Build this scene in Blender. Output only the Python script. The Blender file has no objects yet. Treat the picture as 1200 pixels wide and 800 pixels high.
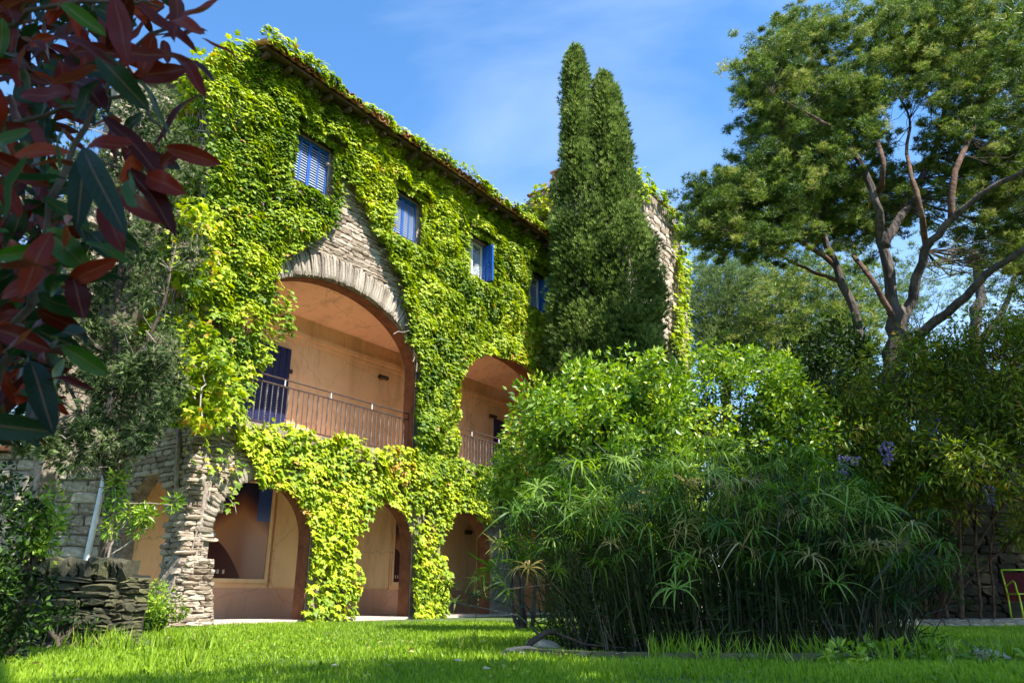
import bpy, bmesh, math, random
import numpy as np
from mathutils import Vector, Matrix
from mathutils.geometry import tessellate_polygon
R = math.radians
rng = np.random.default_rng(7)
random.seed(7)
sc = bpy.context.scene
C = sc.collection

# ------------------------------------------------------------------ camera
EYE = 0.45
PITCH = math.atan(299/870)
cam_d = bpy.data.cameras.new('camera'); cam = bpy.data.objects.new('camera', cam_d); C.objects.link(cam)
cam.location = (0, 0, EYE); cam.rotation_euler = (math.pi/2 + PITCH, 0, 0)
cam_d.sensor_width = 36; cam_d.lens = 36*870/1200
cam_d.clip_start = 0.05; cam_d.clip_end = 3000
cam_d.dof.use_dof = True; cam_d.dof.focus_distance = 14; cam_d.dof.aperture_fstop = 8
sc.camera = cam

# ------------------------------------------------------------------ light
SUN_TO = Vector((0.80, -0.60, 0)).normalized()      # horizontal direction towards the sun
SUN_EL = R(52)
w = bpy.data.worlds.new('World'); sc.world = w; w.use_nodes = True
nt = w.node_tree; nt.nodes.clear()
sky = nt.nodes.new('ShaderNodeTexSky'); sky.sky_type = 'NISHITA'; sky.sun_disc = False
sky.sun_elevation = SUN_EL
sky.sun_rotation = math.atan2(SUN_TO.x, SUN_TO.y)
sky.altitude = 50; sky.air_density = 1.0; sky.dust_density = 0.1; sky.ozone_density = 2.0
bg = nt.nodes.new('ShaderNodeBackground'); bg.inputs['Strength'].default_value = 0.088
out = nt.nodes.new('ShaderNodeOutputWorld')
# thin cirrus veil over the sky
tc = nt.nodes.new('ShaderNodeTexCoord'); mp = nt.nodes.new('ShaderNodeMapping')
mp.inputs['Scale'].default_value = (1.2, 2.6, 3.0); mp.inputs['Rotation'].default_value = (0.3, 0.5, 0.6)
ns = nt.nodes.new('ShaderNodeTexNoise'); ns.inputs['Scale'].default_value = 1.6; ns.inputs['Detail'].default_value = 7; ns.inputs['Distortion'].default_value = .5
rp = nt.nodes.new('ShaderNodeValToRGB'); rp.color_ramp.elements[0].position = .42; rp.color_ramp.elements[1].position = .85
rp.color_ramp.elements[1].color = (.5, .5, .5, 1)
mx = nt.nodes.new('ShaderNodeMixRGB'); mx.inputs[2].default_value = (5.0, 6.0, 7.2, 1)
hsv = nt.nodes.new('ShaderNodeHueSaturation'); hsv.inputs['Saturation'].default_value = 1.22; hsv.inputs['Value'].default_value = 1.5
L = nt.links.new
L(tc.outputs['Generated'], mp.inputs[0]); L(mp.outputs[0], ns.inputs['Vector']); L(ns.outputs[0], rp.inputs[0])
L(rp.outputs[0], mx.inputs[0]); L(sky.outputs[0], hsv.inputs['Color']); L(hsv.outputs[0], mx.inputs[1]); L(mx.outputs[0], bg.inputs['Color']); L(bg.outputs[0], out.inputs[0])
sun_d = bpy.data.lights.new('sun', 'SUN'); sun_d.energy = 5.0; sun_d.angle = R(.53); sun_d.color = (1, .95, .86)
sun = bpy.data.objects.new('sun', sun_d); C.objects.link(sun)
sd = Vector((SUN_TO.x*math.cos(SUN_EL), SUN_TO.y*math.cos(SUN_EL), math.sin(SUN_EL)))
sun.rotation_euler = sd.to_track_quat('Z', 'Y').to_euler()
sun.location = sd*60
vs = sc.view_settings; vs.view_transform = 'Standard'; vs.look = 'None'; vs.exposure = 1.4; vs.gamma = 1
sc.cycles.max_bounces = 7; sc.cycles.diffuse_bounces = 4; sc.cycles.transmission_bounces = 3

# ------------------------------------------------------------------ surveying helpers
# the villa stands in its own grid: u runs along the front (away from the camera), n into the house
PHI = math.atan(655*math.cos(PITCH)/870)
U = Vector((math.sin(PHI), math.cos(PHI), 0)); NN = Vector((-math.cos(PHI), math.sin(PHI), 0))
ROT = math.atan2(U.y, U.x); D0 = 11.67

def site(u, n=0, z=0): return U*u + NN*(D0+n) + Vector((0, 0, z))
def ray(px, py):
    x = px-600; d = py-400
    return x, 870*math.cos(PITCH)+d*math.sin(PITCH), 870*math.sin(PITCH)-d*math.cos(PITCH)
def at(px, py, Y):
    r = ray(px, py); s = Y/r[1]; return Vector((r[0]*s, Y, EYE+r[2]*s))
def front(px, py, n=0):
    r = ray(px, py); s = (D0+n)/(r[0]*NN.x+r[1]*NN.y); return (r[0]*U.x+r[1]*U.y)*s, EYE+r[2]*s

# ------------------------------------------------------------------ object helpers
def tag(o, label=None, cat=None, group=None, kind=None):
    if label: o['label'] = label
    if cat: o['category'] = cat
    if group: o['group'] = group
    if kind: o['kind'] = kind
    return o
def empty(name, loc=(0, 0, 0), rz=0):
    o = bpy.data.objects.new(name, None); C.objects.link(o); o.location = loc; o.rotation_euler = (0, 0, rz)
    o.empty_display_size = .2
    return o
def link(name, me, parent=None, loc=(0, 0, 0), rot=(0, 0, 0), scale=(1, 1, 1)):
    o = bpy.data.objects.new(name, me); C.objects.link(o); o.parent = parent
    o.location = loc; o.rotation_euler = rot; o.scale = scale
    return o
def np_mesh(name, v, f, mat, smooth=False, rnd=None):
    """v (n,3), f (m,k) arrays -> mesh; rnd is a float per vertex stored as attribute 'rnd'"""
    v = np.asarray(v, dtype=np.float32); f = np.asarray(f, dtype=np.int32)
    me = bpy.data.meshes.new(name); me.vertices.add(len(v)); me.vertices.foreach_set('co', v.ravel())
    k = f.shape[1]; me.loops.add(f.size); me.loops.foreach_set('vertex_index', f.ravel())
    me.polygons.add(len(f)); me.polygons.foreach_set('loop_start', np.arange(len(f), dtype=np.int32)*k)
    me.polygons.foreach_set('loop_total', np.full(len(f), k, dtype=np.int32))
    me.polygons.foreach_set('use_smooth', np.full(len(f), smooth, dtype=bool))
    if rnd is not None:
        a = me.attributes.new('rnd', 'FLOAT', 'POINT'); a.data.foreach_set('value', np.asarray(rnd, dtype=np.float32))
    me.update(calc_edges=True); me.validate()
    if mat: me.materials.append(mat)
    return me
class MB:
    """collects boxes, prisms and tubes and links them as one mesh"""
    def __init__(s, base=(0, 0, 0)): s.v = []; s.f = []; s.b = Vector(base)
    def box(s, x0, x1, y0, y1, z0, z1):
        i = len(s.v); s.v += [(x, y, z) for z in (z0, z1) for y in (y0, y1) for x in (x0, x1)]
        s.f += [tuple(i+k for k in q) for q in ((0, 2, 3, 1), (4, 5, 7, 6), (0, 1, 5, 4), (2, 6, 7, 3), (0, 4, 6, 2), (1, 3, 7, 5))]
        return s
    def prism(s, poly, y0, y1, holes=()):
        """poly and holes in (x,z); walls and caps between y0 and y1 (y0 < y1)"""
        loops = [poly]+list(holes); i = len(s.v); flat = [p for l in loops for p in l]
        s.v += [(p[0], y0, p[1]) for p in flat]+[(p[0], y1, p[1]) for p in flat]; m = len(flat)
        for t in tessellate_polygon([[Vector((p[0], p[1], 0)) for p in l] for l in loops]):
            s.f.append((i+t[0], i+t[1], i+t[2])); s.f.append((i+m+t[2], i+m+t[1], i+m+t[0]))
        o = 0
        for l in loops:
            for k in range(len(l)):
                a, b = i+o+k, i+o+(k+1) % len(l); s.f.append((a, b, b+m, a+m))
            o += len(l)
        return s
    def tube(s, pts, rad, seg=6, cap=True):
        pts = [Vector(p) for p in pts]
        if not hasattr(rad, '__len__'): rad = [rad]*len(pts)
        i0 = len(s.v); prev = None
        for k, p in enumerate(pts):
            t = (pts[min(k+1, len(pts)-1)]-pts[max(k-1, 0)]).normalized()
            if prev is None: prev = t.orthogonal().normalized()
            a = (prev-t*prev.dot(t))
            a = a.normalized() if a.length > 1e-5 else t.orthogonal().normalized()
            prev = a; b = t.cross(a)
            for j in range(seg):
                g = 2*math.pi*j/seg; s.v.append(tuple(p+(a*math.cos(g)+b*math.sin(g))*rad[k]))
        for k in range(len(pts)-1):
            for j in range(seg):
                a = i0+k*seg+j; b = i0+k*seg+(j+1) % seg; s.f.append((a, b, b+seg, a+seg))
        if cap:
            s.f.append(tuple(i0+j for j in reversed(range(seg)))); s.f.append(tuple(i0+(len(pts)-1)*seg+j for j in range(seg)))
        return s
    def mesh(s, name, mat, smooth=False):
        me = bpy.data.meshes.new(name)
        me.from_pydata([tuple(Vector(p)-s.b) for p in s.v], [], s.f); me.update()
        bm = bmesh.new(); bm.from_mesh(me); bmesh.ops.recalc_face_normals(bm, faces=bm.faces); bm.to_mesh(me); bm.free()
        me.materials.append(mat)
        if smooth: me.polygons.foreach_set('use_smooth', [True]*len(me.polygons))
        return me
    def build(s, name, mat, parent=None, smooth=False, **kw): return link(name, s.mesh(name, mat, smooth), parent, **kw)

def wiggle(p0, p1, n=8, amp=.08, sag=0):
    p0 = Vector(p0); p1 = Vector(p1); r = []
    for k in range(n+1):
        t = k/n; e = math.sin(math.pi*t)
        r.append(p0.lerp(p1, t)+Vector((random.uniform(-amp, amp), random.uniform(-amp, amp), random.uniform(-amp, amp)-sag*e))*(e**.5 if e > 0 else 0))
    return r

# ------------------------------------------------------------------ materials
def new_mat(name):
    m = bpy.data.materials.new(name); m.use_nodes = True; t = m.node_tree; b = t.nodes['Principled BSDF']
    return m, t, b, t.links.new
def node(t, ty, **kw):
    n = t.nodes.new('ShaderNode'+ty)
    for k, v in kw.items():
        if k in n.inputs: n.inputs[k].default_value = v
        else: setattr(n, k, v)
    return n
def ramp(t, stops):
    r = t.nodes.new('ShaderNodeValToRGB'); e = r.color_ramp.elements
    while len(e) < len(stops): e.new(.5)
    for i, (p, c) in enumerate(stops): e[i].position = p; e[i].color = (*c, 1)
    return r
def mottled(name, stops, scale=4, rough=.9, bump=.3, bscale=30, detail=6, coord='Object', rnd=0, spec=.3, bdist=.02, stretch=(1, 1, 1)):
    m, t, b, l = new_mat(name)
    tc = node(t, 'TexCoord'); mp = node(t, 'Mapping'); mp.inputs['Scale'].default_value = stretch; l(tc.outputs[coord], mp.inputs[0])
    n = node(t, 'TexNoise', Scale=scale, Detail=detail, Roughness=.65); l(mp.outputs[0], n.inputs['Vector'])
    r = ramp(t, stops)
    if rnd:
        oi = node(t, 'ObjectInfo'); ma = node(t, 'Math', operation='MULTIPLY_ADD'); l(oi.outputs['Random'], ma.inputs[0]); ma.inputs[1].default_value = rnd
        su = node(t, 'Math', operation='SUBTRACT'); su.inputs[1].default_value = rnd/2; l(n.outputs[0], su.inputs[0]); l(su.outputs[0], ma.inputs[2]); l(ma.outputs[0], r.inputs[0])
    else: l(n.outputs[0], r.inputs[0])
    l(r.outputs[0], b.inputs['Base Color'])
    n2 = node(t, 'TexNoise', Scale=bscale, Detail=5); l(mp.outputs[0], n2.inputs['Vector'])
    bp = node(t, 'Bump', Strength=bump, Distance=bdist); l(n2.outputs[0], bp.inputs['Height']); l(bp.outputs[0], b.inputs['Normal'])
    b.inputs['Roughness'].default_value = rough; b.inputs['Specular IOR Level'].default_value = spec
    return m
def weathered(m, col=(.22, .13, .08), amt=.55):
    t = m.node_tree; l = t.links.new; b = t.nodes['Principled BSDF']; src = b.inputs['Base Color'].links[0].from_socket
    tc = node(t, 'TexCoord'); mp = node(t, 'Mapping'); mp.inputs['Scale'].default_value = (1.6, 1.6, .35); l(tc.outputs['Object'], mp.inputs[0])
    n = node(t, 'TexNoise', Scale=1.5, Detail=9, Roughness=.7); l(mp.outputs[0], n.inputs['Vector']); r = ramp(t, [(.5, (0, 0, 0)), (.78, (amt, amt, amt))]); l(n.outputs[0], r.inputs[0])
    mi = node(t, 'MixRGB'); mi.inputs[2].default_value = (*col, 1); l(r.outputs[0], mi.inputs[0]); l(src, mi.inputs[1])
    vo = node(t, 'TexVoronoi', feature='DISTANCE_TO_EDGE', Scale=.9); n3 = node(t, 'TexNoise', Scale=3, Detail=6); mv = node(t, 'MixRGB'); mv.inputs[0].default_value = .25
    l(tc.outputs['Object'], mv.inputs[1]); l(tc.outputs['Object'], n3.inputs['Vector']); l(n3.outputs['Color'], mv.inputs[2]); l(mv.outputs[0], vo.inputs['Vector'])
    r2 = ramp(t, [(.0, (.5, .5, .5)), (.006, (0, 0, 0))]); l(vo.outputs['Distance'], r2.inputs[0]); m2 = node(t, 'MixRGB'); m2.inputs[2].default_value = (col[0]*.6, col[1]*.6, col[2]*.6, 1)
    l(r2.outputs[0], m2.inputs[0]); l(mi.outputs[0], m2.inputs[1]); l(m2.outputs[0], b.inputs['Base Color'])
def leafy(name, stops, transl=.35, rough=.45, spec=.4, obj_rnd=False, under=None):
    """leaf surface: colour from the per-leaf value, light passing through the blade, a soft sheen"""
    m, t, b, l = new_mat(name)
    if obj_rnd: a = node(t, 'ObjectInfo').outputs['Random']
    else: at_ = node(t, 'Attribute', attribute_name='rnd'); a = at_.outputs['Fac']
    kk = {'wisteria_leaf': 1.3, 'creeper_leaf': 1.1, 'photinia_red_leaf': .8, 'citrus_leaf': 1.05, 'grass_blade': 1.02, 'pine_needle': .92, 'far_pine_needle': .95, 'juniper_spray': .68, 'cypress_spray': .95, 'papyrus_blade': 1.0}.get(name, .76)
    r = ramp(t, [(p, tuple(q*kk for q in c)) for p, c in stops]); l(a, r.inputs[0]); col = r.outputs[0]
    if under:
        ge = node(t, 'NewGeometry'); mi = node(t, 'MixRGB'); mi.inputs[2].default_value = (*under, 1); l(ge.outputs['Backfacing'], mi.inputs[0]); l(col, mi.inputs[1]); col = mi.outputs[0]
    l(col, b.inputs['Base Color']); b.inputs['Roughness'].default_value = rough; b.inputs['Specular IOR Level'].default_value = spec
    tr = node(t, 'BsdfTranslucent'); hs = node(t, 'HueSaturation', Saturation=1.15, Value=1.25); l(col, hs.inputs['Color']); l(hs.outputs[0], tr.inputs['Color'])
    ms = node(t, 'MixShader'); ms.inputs[0].default_value = transl; l(b.outputs[0], ms.inputs[1]); l(tr.outputs[0], ms.inputs[2])
    l(ms.outputs[0], t.nodes['Material Output'].inputs['Surface'])
    return m
def plain(name, col, rough=.5, metal=0, spec=.5):
    m, t, b, l = new_mat(name); b.inputs['Base Color'].default_value = (*col, 1); b.inputs['Roughness'].default_value = rough
    b.inputs['Metallic'].default_value = metal; b.inputs['Specular IOR Level'].default_value = spec; return m

M = dict(
 stone=mottled('schist', [(.25, (.15, .11, .08)), (.45, (.32, .25, .18)), (.62, (.44, .36, .28)), (.8, (.52, .45, .37))], 5, .85, .7, 40, rnd=.35, bdist=.012, stretch=(1, 1, 2.5)),
 voussoir=mottled('slate_on_edge', [(.25, (.13, .10, .075)), (.5, (.33, .275, .215)), (.75, (.47, .41, .34))], 6, .85, .8, 35, rnd=.3, bdist=.012),
 mortar=mottled('rubble_mortar', [(.3, (.12, .09, .07)), (.6, (.28, .23, .18))], 7, .95, .9, 22, bdist=.04),
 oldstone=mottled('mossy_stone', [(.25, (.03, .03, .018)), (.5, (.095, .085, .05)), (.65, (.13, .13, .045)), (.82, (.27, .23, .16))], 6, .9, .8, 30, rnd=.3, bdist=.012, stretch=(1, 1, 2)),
 shadestone=mottled('shaded_old_stone', [(.25, (.010, .009, .006)), (.5, (.026, .022, .012)), (.8, (.06, .048, .026))], 6, .95, .8, 30, rnd=.3, bdist=.012),  # old stone darkened; the deep shade under the wisteria is in its colour
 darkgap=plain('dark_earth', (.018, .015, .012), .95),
 palestone=mottled('pale_stone', [(.25, (.17, .13, .09)), (.5, (.40, .33, .25)), (.8, (.60, .53, .44))], 5, .9, .5, 30, rnd=.3),
 reveal=mottled('brick_reveal', [(.3, (.09, .032, .015)), (.7, (.20, .08, .04))], 5, .9, .6, 30),
 plaster=mottled('ochre_plaster', [(.28, (.70, .42, .22)), (.5, (.78, .48, .26)), (.75, (.82, .54, .31))], 1.7, .9, .12, 60, 8),
 ceiling=mottled('peach_plaster', [(.3, (.80, .50, .34)), (.7, (.85, .56, .39))], 1.5, .9, .1, 50, 8),
 dado=mottled('terracotta_plaster', [(.3, (.52, .29, .19)), (.7, (.62, .36, .25))], 2.0, .9, .15, 50, 8),
 panel=mottled('sand_plaster', [(.3, (.72, .50, .27)), (.7, (.80, .56, .32))], 1.6, .85, .1, 60, 8),
 tile=mottled('clay_tile', [(.25, (.16, .06, .035)), (.5, (.40, .17, .09)), (.75, (.55, .32, .20))], 9, .85, .5, 40, rnd=.4),
 wood=mottled('eave_board', [(.3, (.05, .03, .02)), (.7, (.12, .075, .05))], 3, .8, .4, 20),
 blue=mottled('blue_paint', [(.3, (.010, .075, .33)), (.7, (.02, .11, .42))], 4, .45, .15, 30, spec=.4),
 navy=mottled('navy_shade', [(.3, (.010, .012, .055)), (.7, (.016, .020, .08))], 4, .5, .15, 30),
 louvre=mottled('pale_blue_paint', [(.3, (.48, .60, .80)), (.7, (.62, .72, .86))], 4, .5, .1, 30),
 white=mottled('white_paint', [(.3, (.66, .66, .66)), (.7, (.82, .82, .82))], 5, .5, .1, 30),
 iron=mottled('wrought_iron', [(.3, (.06, .05, .048)), (.6, (.13, .11, .10)), (.8, (.18, .13, .10))], 12, .55, .3, 60, spec=.5),
 rail=mottled('rusty_rail', [(.3, (.03, .02, .018)), (.7, (.08, .048, .04))], 12, .6, .3, 60),
 bark=mottled('pine_bark', [(.28, (.02, .016, .014)), (.5, (.075, .058, .05)), (.75, (.17, .14, .12))], 3.5, .95, 1.0, 9, bdist=.08, stretch=(1.5, 1.5, .45)),
 redbark=mottled('limb_bark', [(.28, (.035, .02, .013)), (.5, (.10, .055, .035)), (.75, (.19, .12, .085))], 4, .95, .9, 12, bdist=.04),
 twig=mottled('pale_twig', [(.3, (.15, .11, .085)), (.7, (.40, .34, .29))], 8, .9, .6, 30),
 darktwig=mottled('dark_twig', [(.3, (.03, .02, .015)), (.7, (.10, .075, .055))], 8, .9, .6, 30),
 pavement=mottled('threshold', [(.3, (.42, .33, .26)), (.7, (.58, .48, .40))], 6, .9, .3, 40),
 gravel=mottled('gravel', [(.3, (.16, .14, .13)), (.5, (.30, .27, .25)), (.7, (.45, .42, .39))], 55, .95, 1, 70, bdist=.03),
 lime=plain('lime_paint', (.50, .68, .04), .35), maroon=mottled('maroon_cloth', [(.3, (.05, .004, .008)), (.7, (.09, .008, .012))], 8, .9, .3, 80),
 lamp=plain('lamp_metal', (.05, .03, .02), .5, .3),
)
for k_ in ('plaster', 'ceiling', 'dado', 'panel'): weathered(M[k_])
# leaves
M['ivy'] = leafy('creeper_leaf', [(0, (.05, .11, .008)), (.25, (.14, .23, .012)), (.6, (.31, .39, .016)), (.9, (.50, .56, .03)), (1, (.42, .25, .06))], .34, .5, .3)
M['citrus'] = leafy('citrus_leaf', [(0, (.05, .11, .01)), (.4, (.13, .24, .014)), (.8, (.29, .42, .03)), (1, (.45, .50, .06))], .35, .38, .5)
M['cypress'] = leafy('cypress_spray', [(0, (.04, .07, .015)), (.5, (.15, .22, .045)), (.9, (.33, .41, .11)), (1, (.34, .34, .14))], .2, .7, .2)
M['juniper'] = leafy('juniper_spray', [(0, (.02, .045, .012)), (.5, (.10, .16, .05)), (.85, (.32, .40, .16)), (1, (.40, .33, .24))], .25, .7, .15)
M['pine'] = leafy('pine_needle', [(0, (.03, .07, .010)), (.5, (.11, .18, .022)), (.85, (.28, .36, .06)), (1, (.38, .38, .10))], .25, .5, .35)
M['farpine'] = leafy('far_pine_needle', [(0, (.07, .12, .035)), (.5, (.12, .18, .05)), (1, (.22, .28, .09))], .3, .6, .3)
M['wisteria'] = leafy('wisteria_leaf', [(0, (.025, .045, .005)), (.5, (.08, .12, .009)), (.88, (.20, .27, .018)), (1, (.26, .18, .04))], .4, .5, .3)
M['flower'] = leafy('wisteria_flower', [(0, (.13, .11, .38)), (1, (.30, .26, .58))], .35, .6, .2)
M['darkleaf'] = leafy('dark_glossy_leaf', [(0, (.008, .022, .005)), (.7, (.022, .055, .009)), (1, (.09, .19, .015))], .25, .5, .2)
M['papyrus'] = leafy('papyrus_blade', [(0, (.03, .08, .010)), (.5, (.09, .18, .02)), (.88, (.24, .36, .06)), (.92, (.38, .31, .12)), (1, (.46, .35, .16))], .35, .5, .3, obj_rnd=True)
M['papyrus_shaded'] = leafy('papyrus_shaded_blade', [(0, (.008, .022, .003)), (.7, (.03, .07, .009)), (1, (.10, .17, .025))], .35, .5, .25)  # darker copy of the blade; the clump's inner shade is in the colour
M['culm'] = leafy('papyrus_culm', [(0, (.010, .02, .005)), (.7, (.03, .05, .010)), (1, (.12, .09, .04))], .0, .4, .5)
M['redleaf'] = leafy('photinia_red_leaf', [(0, (.06, .007, .005)), (.5, (.13, .013, .008)), (.85, (.24, .025, .012)), (1, (.34, .06, .02))], .5, .42, .25, obj_rnd=True, under=(.12, .032, .02))
M['greenleaf'] = leafy('photinia_green_leaf', [(0, (.006, .022, .008)), (.7, (.012, .045, .012)), (1, (.06, .16, .015))], .4, .42, .25, obj_rnd=True, under=(.02, .055, .02))
M['grass'] = leafy('grass_blade', [(0, (.10, .19, .008)), (.5, (.20, .33, .014)), (.92, (.33, .45, .035)), (1, (.45, .40, .14))], .4, .5, .3)

# ------------------------------------------------------------------ leaf clouds
def unit(a): return a/np.maximum(np.linalg.norm(a, axis=-1, keepdims=True), 1e-9)
def cloud(name, pos, tip, nrm, size, tv, tf, mat, parent=None, rnd=None, loc=None):
    """one leaf per row: tip = pointing direction, nrm = face direction; tv/tf template (y along the tip, z the face)"""
    n = len(pos); tv = np.asarray(tv, float); tf = np.asarray(tf, int)
    t = unit(tip); x = unit(np.cross(t, nrm)); z = np.cross(x, t)
    B = np.stack([x, t, z], axis=1)                       # rows: axes
    size = np.broadcast_to(np.asarray(size, float).reshape(-1, 1) if np.ndim(size) else np.full((1, 1), size), (n, 1))
    v = np.einsum('vk,nkj->nvj', tv, B)*size[:, None, :]+pos[:, None, :]
    f = tf[None]+(np.arange(n)*len(tv))[:, None, None]
    if rnd is None: rnd = rng.random(n)
    r = np.repeat(np.clip(rnd, 0, 1), len(tv))
    o = link(name, np_mesh(name, v.reshape(-1, 3), f.reshape(-1, tf.shape[1]), mat, False, r), parent)
    if loc is not None: o.location = loc
    o['kind'] = 'stuff'
    return o
LOBED = ([(0, 0, 0), (.42, .10, -.06), (.30, .36, .03), (.52, .62, -.08), (.22, .66, .03), (0, 1.05, -.10), (-.22, .66, .03), (-.52, .62, -.08), (-.30, .36, .03), (-.42, .10, -.06), (0, .4, .08)],
         [(10, i, i+1) for i in range(0, 9)]+[(10, 9, 0)])
OVAL = ([(0, 0, 0), (.24, .45, .06), (0, 1, -.04), (-.24, .45, .06)], [(0, 1, 2), (0, 2, 3)])
SLIM = ([(0, 0, 0), (.13, .5, .02), (0, 1, -.06), (-.13, .5, .02)], [(0, 1, 2), (0, 2, 3)])
def tuft(n, spread, wdt, seed):
    r = random.Random(seed); v = []; f = []
    for k in range(n):
        a = 2*math.pi*k/n+r.uniform(-.4, .4); e = spread*r.uniform(.45, 1.1)
        d = Vector((math.sin(e)*math.cos(a), math.cos(e), math.sin(e)*math.sin(a)))*r.uniform(.75, 1.1)
        s = d.cross(Vector((r.uniform(-1, 1), r.uniform(-1, 1), r.uniform(-1, 1)))).normalized()*wdt; o = d*.06
        i = len(v); v += [tuple(o-s), tuple(o+s), tuple(d)]; f.append((i, i+1, i+2))
    return v, f
NEEDLES = tuft(9, 1.1, .05, 1)
SPRAY = tuft(6, .62, .10, 2)
def sphere_dirs(n): return unit(rng.normal(size=(n, 3)))
def fbm(p, s=1.0, seed=0):
    """cheap smooth noise for arrays of points, about -1..1"""
    r = np.random.default_rng(seed); o = np.zeros(len(p)); a = 1
    for k in range(4):
        for _ in range(3):
            d = unit(r.normal(size=(1, p.shape[1])))[0]*s*(1.9**k)*r.uniform(.7, 1.3); o += a*np.sin(p@d+r.uniform(0, 6.28))
        a *= .55
    return o/3.6
def clumps_cloud(name, cen, rad, per, size, tmpl, mat, parent, up=.3, droop=0., flat=1., jitter=.6, tipmode='out', shade=.25, shell=.5):
    """leaves gathered in round clumps: clear light tops and dark gaps between"""
    cen = np.asarray(cen, float); rad = np.asarray(rad, float); n = len(cen)*per
    ci = np.repeat(np.arange(len(cen)), per); d = sphere_dirs(n); rr = shell+(1-shell)*rng.random(n)**.5
    off = d*rr[:, None]*rad[ci][:, None]; off[:, 2] *= flat
    pos = cen[ci]+off
    nrm = unit(d+np.array([0, 0, up])+rng.normal(size=(n, 3))*jitter)
    if tipmode == 'out': tip = d+rng.normal(size=(n, 3))*.5+np.array([0, 0, -droop])
    else: tip = np.array([0, 0, 1.])+d*.6+rng.normal(size=(n, 3))*.3
    cr = rng.random(len(cen))
    return cloud(name, pos, tip, nrm, size*rng.uniform(.65, 1.25, n), *tmpl, mat, parent, rnd=.5+(cr[ci]-.5)*2*shade+(rng.random(n)-.5)*.75)
def in_poly(p, poly):
    x, y = p[:, 0], p[:, 1]; c = np.zeros(len(p), bool); n = len(poly)
    for i in range(n):
        x0, y0 = poly[i]; x1, y1 = poly[(i+1) % n]
        if y0 == y1: continue
        k = ((y0 > y) != (y1 > y)) & (x < (x1-x0)*(y-y0)/(y1-y0)+x0); c ^= k
    return c
def poly_points(poly, n):
    poly = np.asarray(poly, float); lo, hi = poly.min(0), poly.max(0); r = np.zeros((0, 2))
    while len(r) < n:
        p = rng.random((n*3, 2))*(hi-lo)+lo; r = np.vstack([r, p[in_poly(p, poly)]])
    return r[:n]
def tree_frame(name, limbs, mat, parent, seg=8, smooth=True):
    b = MB()
    for pts, r0, r1 in limbs:
        P = [Vector(p) for p in pts]; Q = []
        for k in range(len(P)-1):                        # Catmull-Rom smoothing
            a, p, q, c = P[max(k-1, 0)], P[k], P[k+1], P[min(k+2, len(P)-1)]
            for s in range(4):
                t = s/4; Q.append(.5*((2*p)+(q-a)*t+(2*a-5*p+4*q-c)*t*t+(3*p-a-3*q+c)*t**3))
        Q.append(P[-1]); m = len(Q)-1
        Q = [q if i in (0, m) else q+Vector((random.uniform(-1, 1), random.uniform(-1, 1), random.uniform(-1, 1)))*max(r0*.22, .01) for i, q in enumerate(Q)]
        b.tube(Q, [(r0+(r1-r0)*(k/m)**.8)*random.uniform(.93, 1.07) for k in range(m+1)], seg)
    o = b.build(name, mat, parent, smooth); return o, b
def reach(name, limbs, cen, mat, parent, r=.03, maxd=4.0, step=1):
    """thin branches from the nearest limb point out to every clump"""
    pts = []
    for P, r0, r1 in limbs:
        P = [Vector(p) for p in P]
        for k in range(len(P)-1):
            for s in range(4): pts.append(P[k].lerp(P[k+1], s/4))
        pts.append(P[-1])
    A = np.array(pts); b = MB()
    for c in cen[::step]:
        dist = np.linalg.norm(A-c-np.array([0, 0, -.3]), axis=1)+np.maximum(0, A[:, 2]-c[2])*1.5
        i = int(dist.argmin())
        if dist[i] > maxd: continue
        q = wiggle(A[i], c, 4, dist[i]*.12, dist[i]*.06); L_ = dist[i]
        b.tube(q, [r*(.5+L_*.35)*(1-.75*k/4) for k in range(5)], 4, False)
    o = b.build(name, mat, parent); o['kind'] = 'stuff'; return o

# ------------------------------------------------------------------ ground, lawn, path
g = MB()
gm, t, b, l = new_mat('soil_and_turf')
tcn = node(t, 'TexCoord'); n1 = node(t, 'TexNoise', Scale=1.3, Detail=8, Roughness=.7); l(tcn.outputs['Object'], n1.inputs['Vector'])
r1 = ramp(t, [(.3, (.035, .055, .015)), (.55, (.07, .11, .02)), (.75, (.11, .11, .05))]); l(n1.outputs[0], r1.inputs[0]); l(r1.outputs[0], b.inputs['Base Color'])
b.inputs['Roughness'].default_value = .95
bp = node(t, 'Bump', Strength=.6, Distance=.03); n2 = node(t, 'TexNoise', Scale=40, Detail=5); l(tcn.outputs['Object'], n2.inputs['Vector']); l(n2.outputs[0], bp.inputs['Height']); l(bp.outputs[0], b.inputs['Normal'])
S = 900; K = 6
gv = [(x, y, 0) for y in (-S, 0, S*1.2) for x in (-S, 0, S)]
gf = [(0, 1, 4, 3), (1, 2, 5, 4), (3, 4, 7, 6), (4, 5, 8, 7)]
go = link('ground', np_mesh('ground', gv, gf, gm)); go['kind'] = 'structure'

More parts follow.
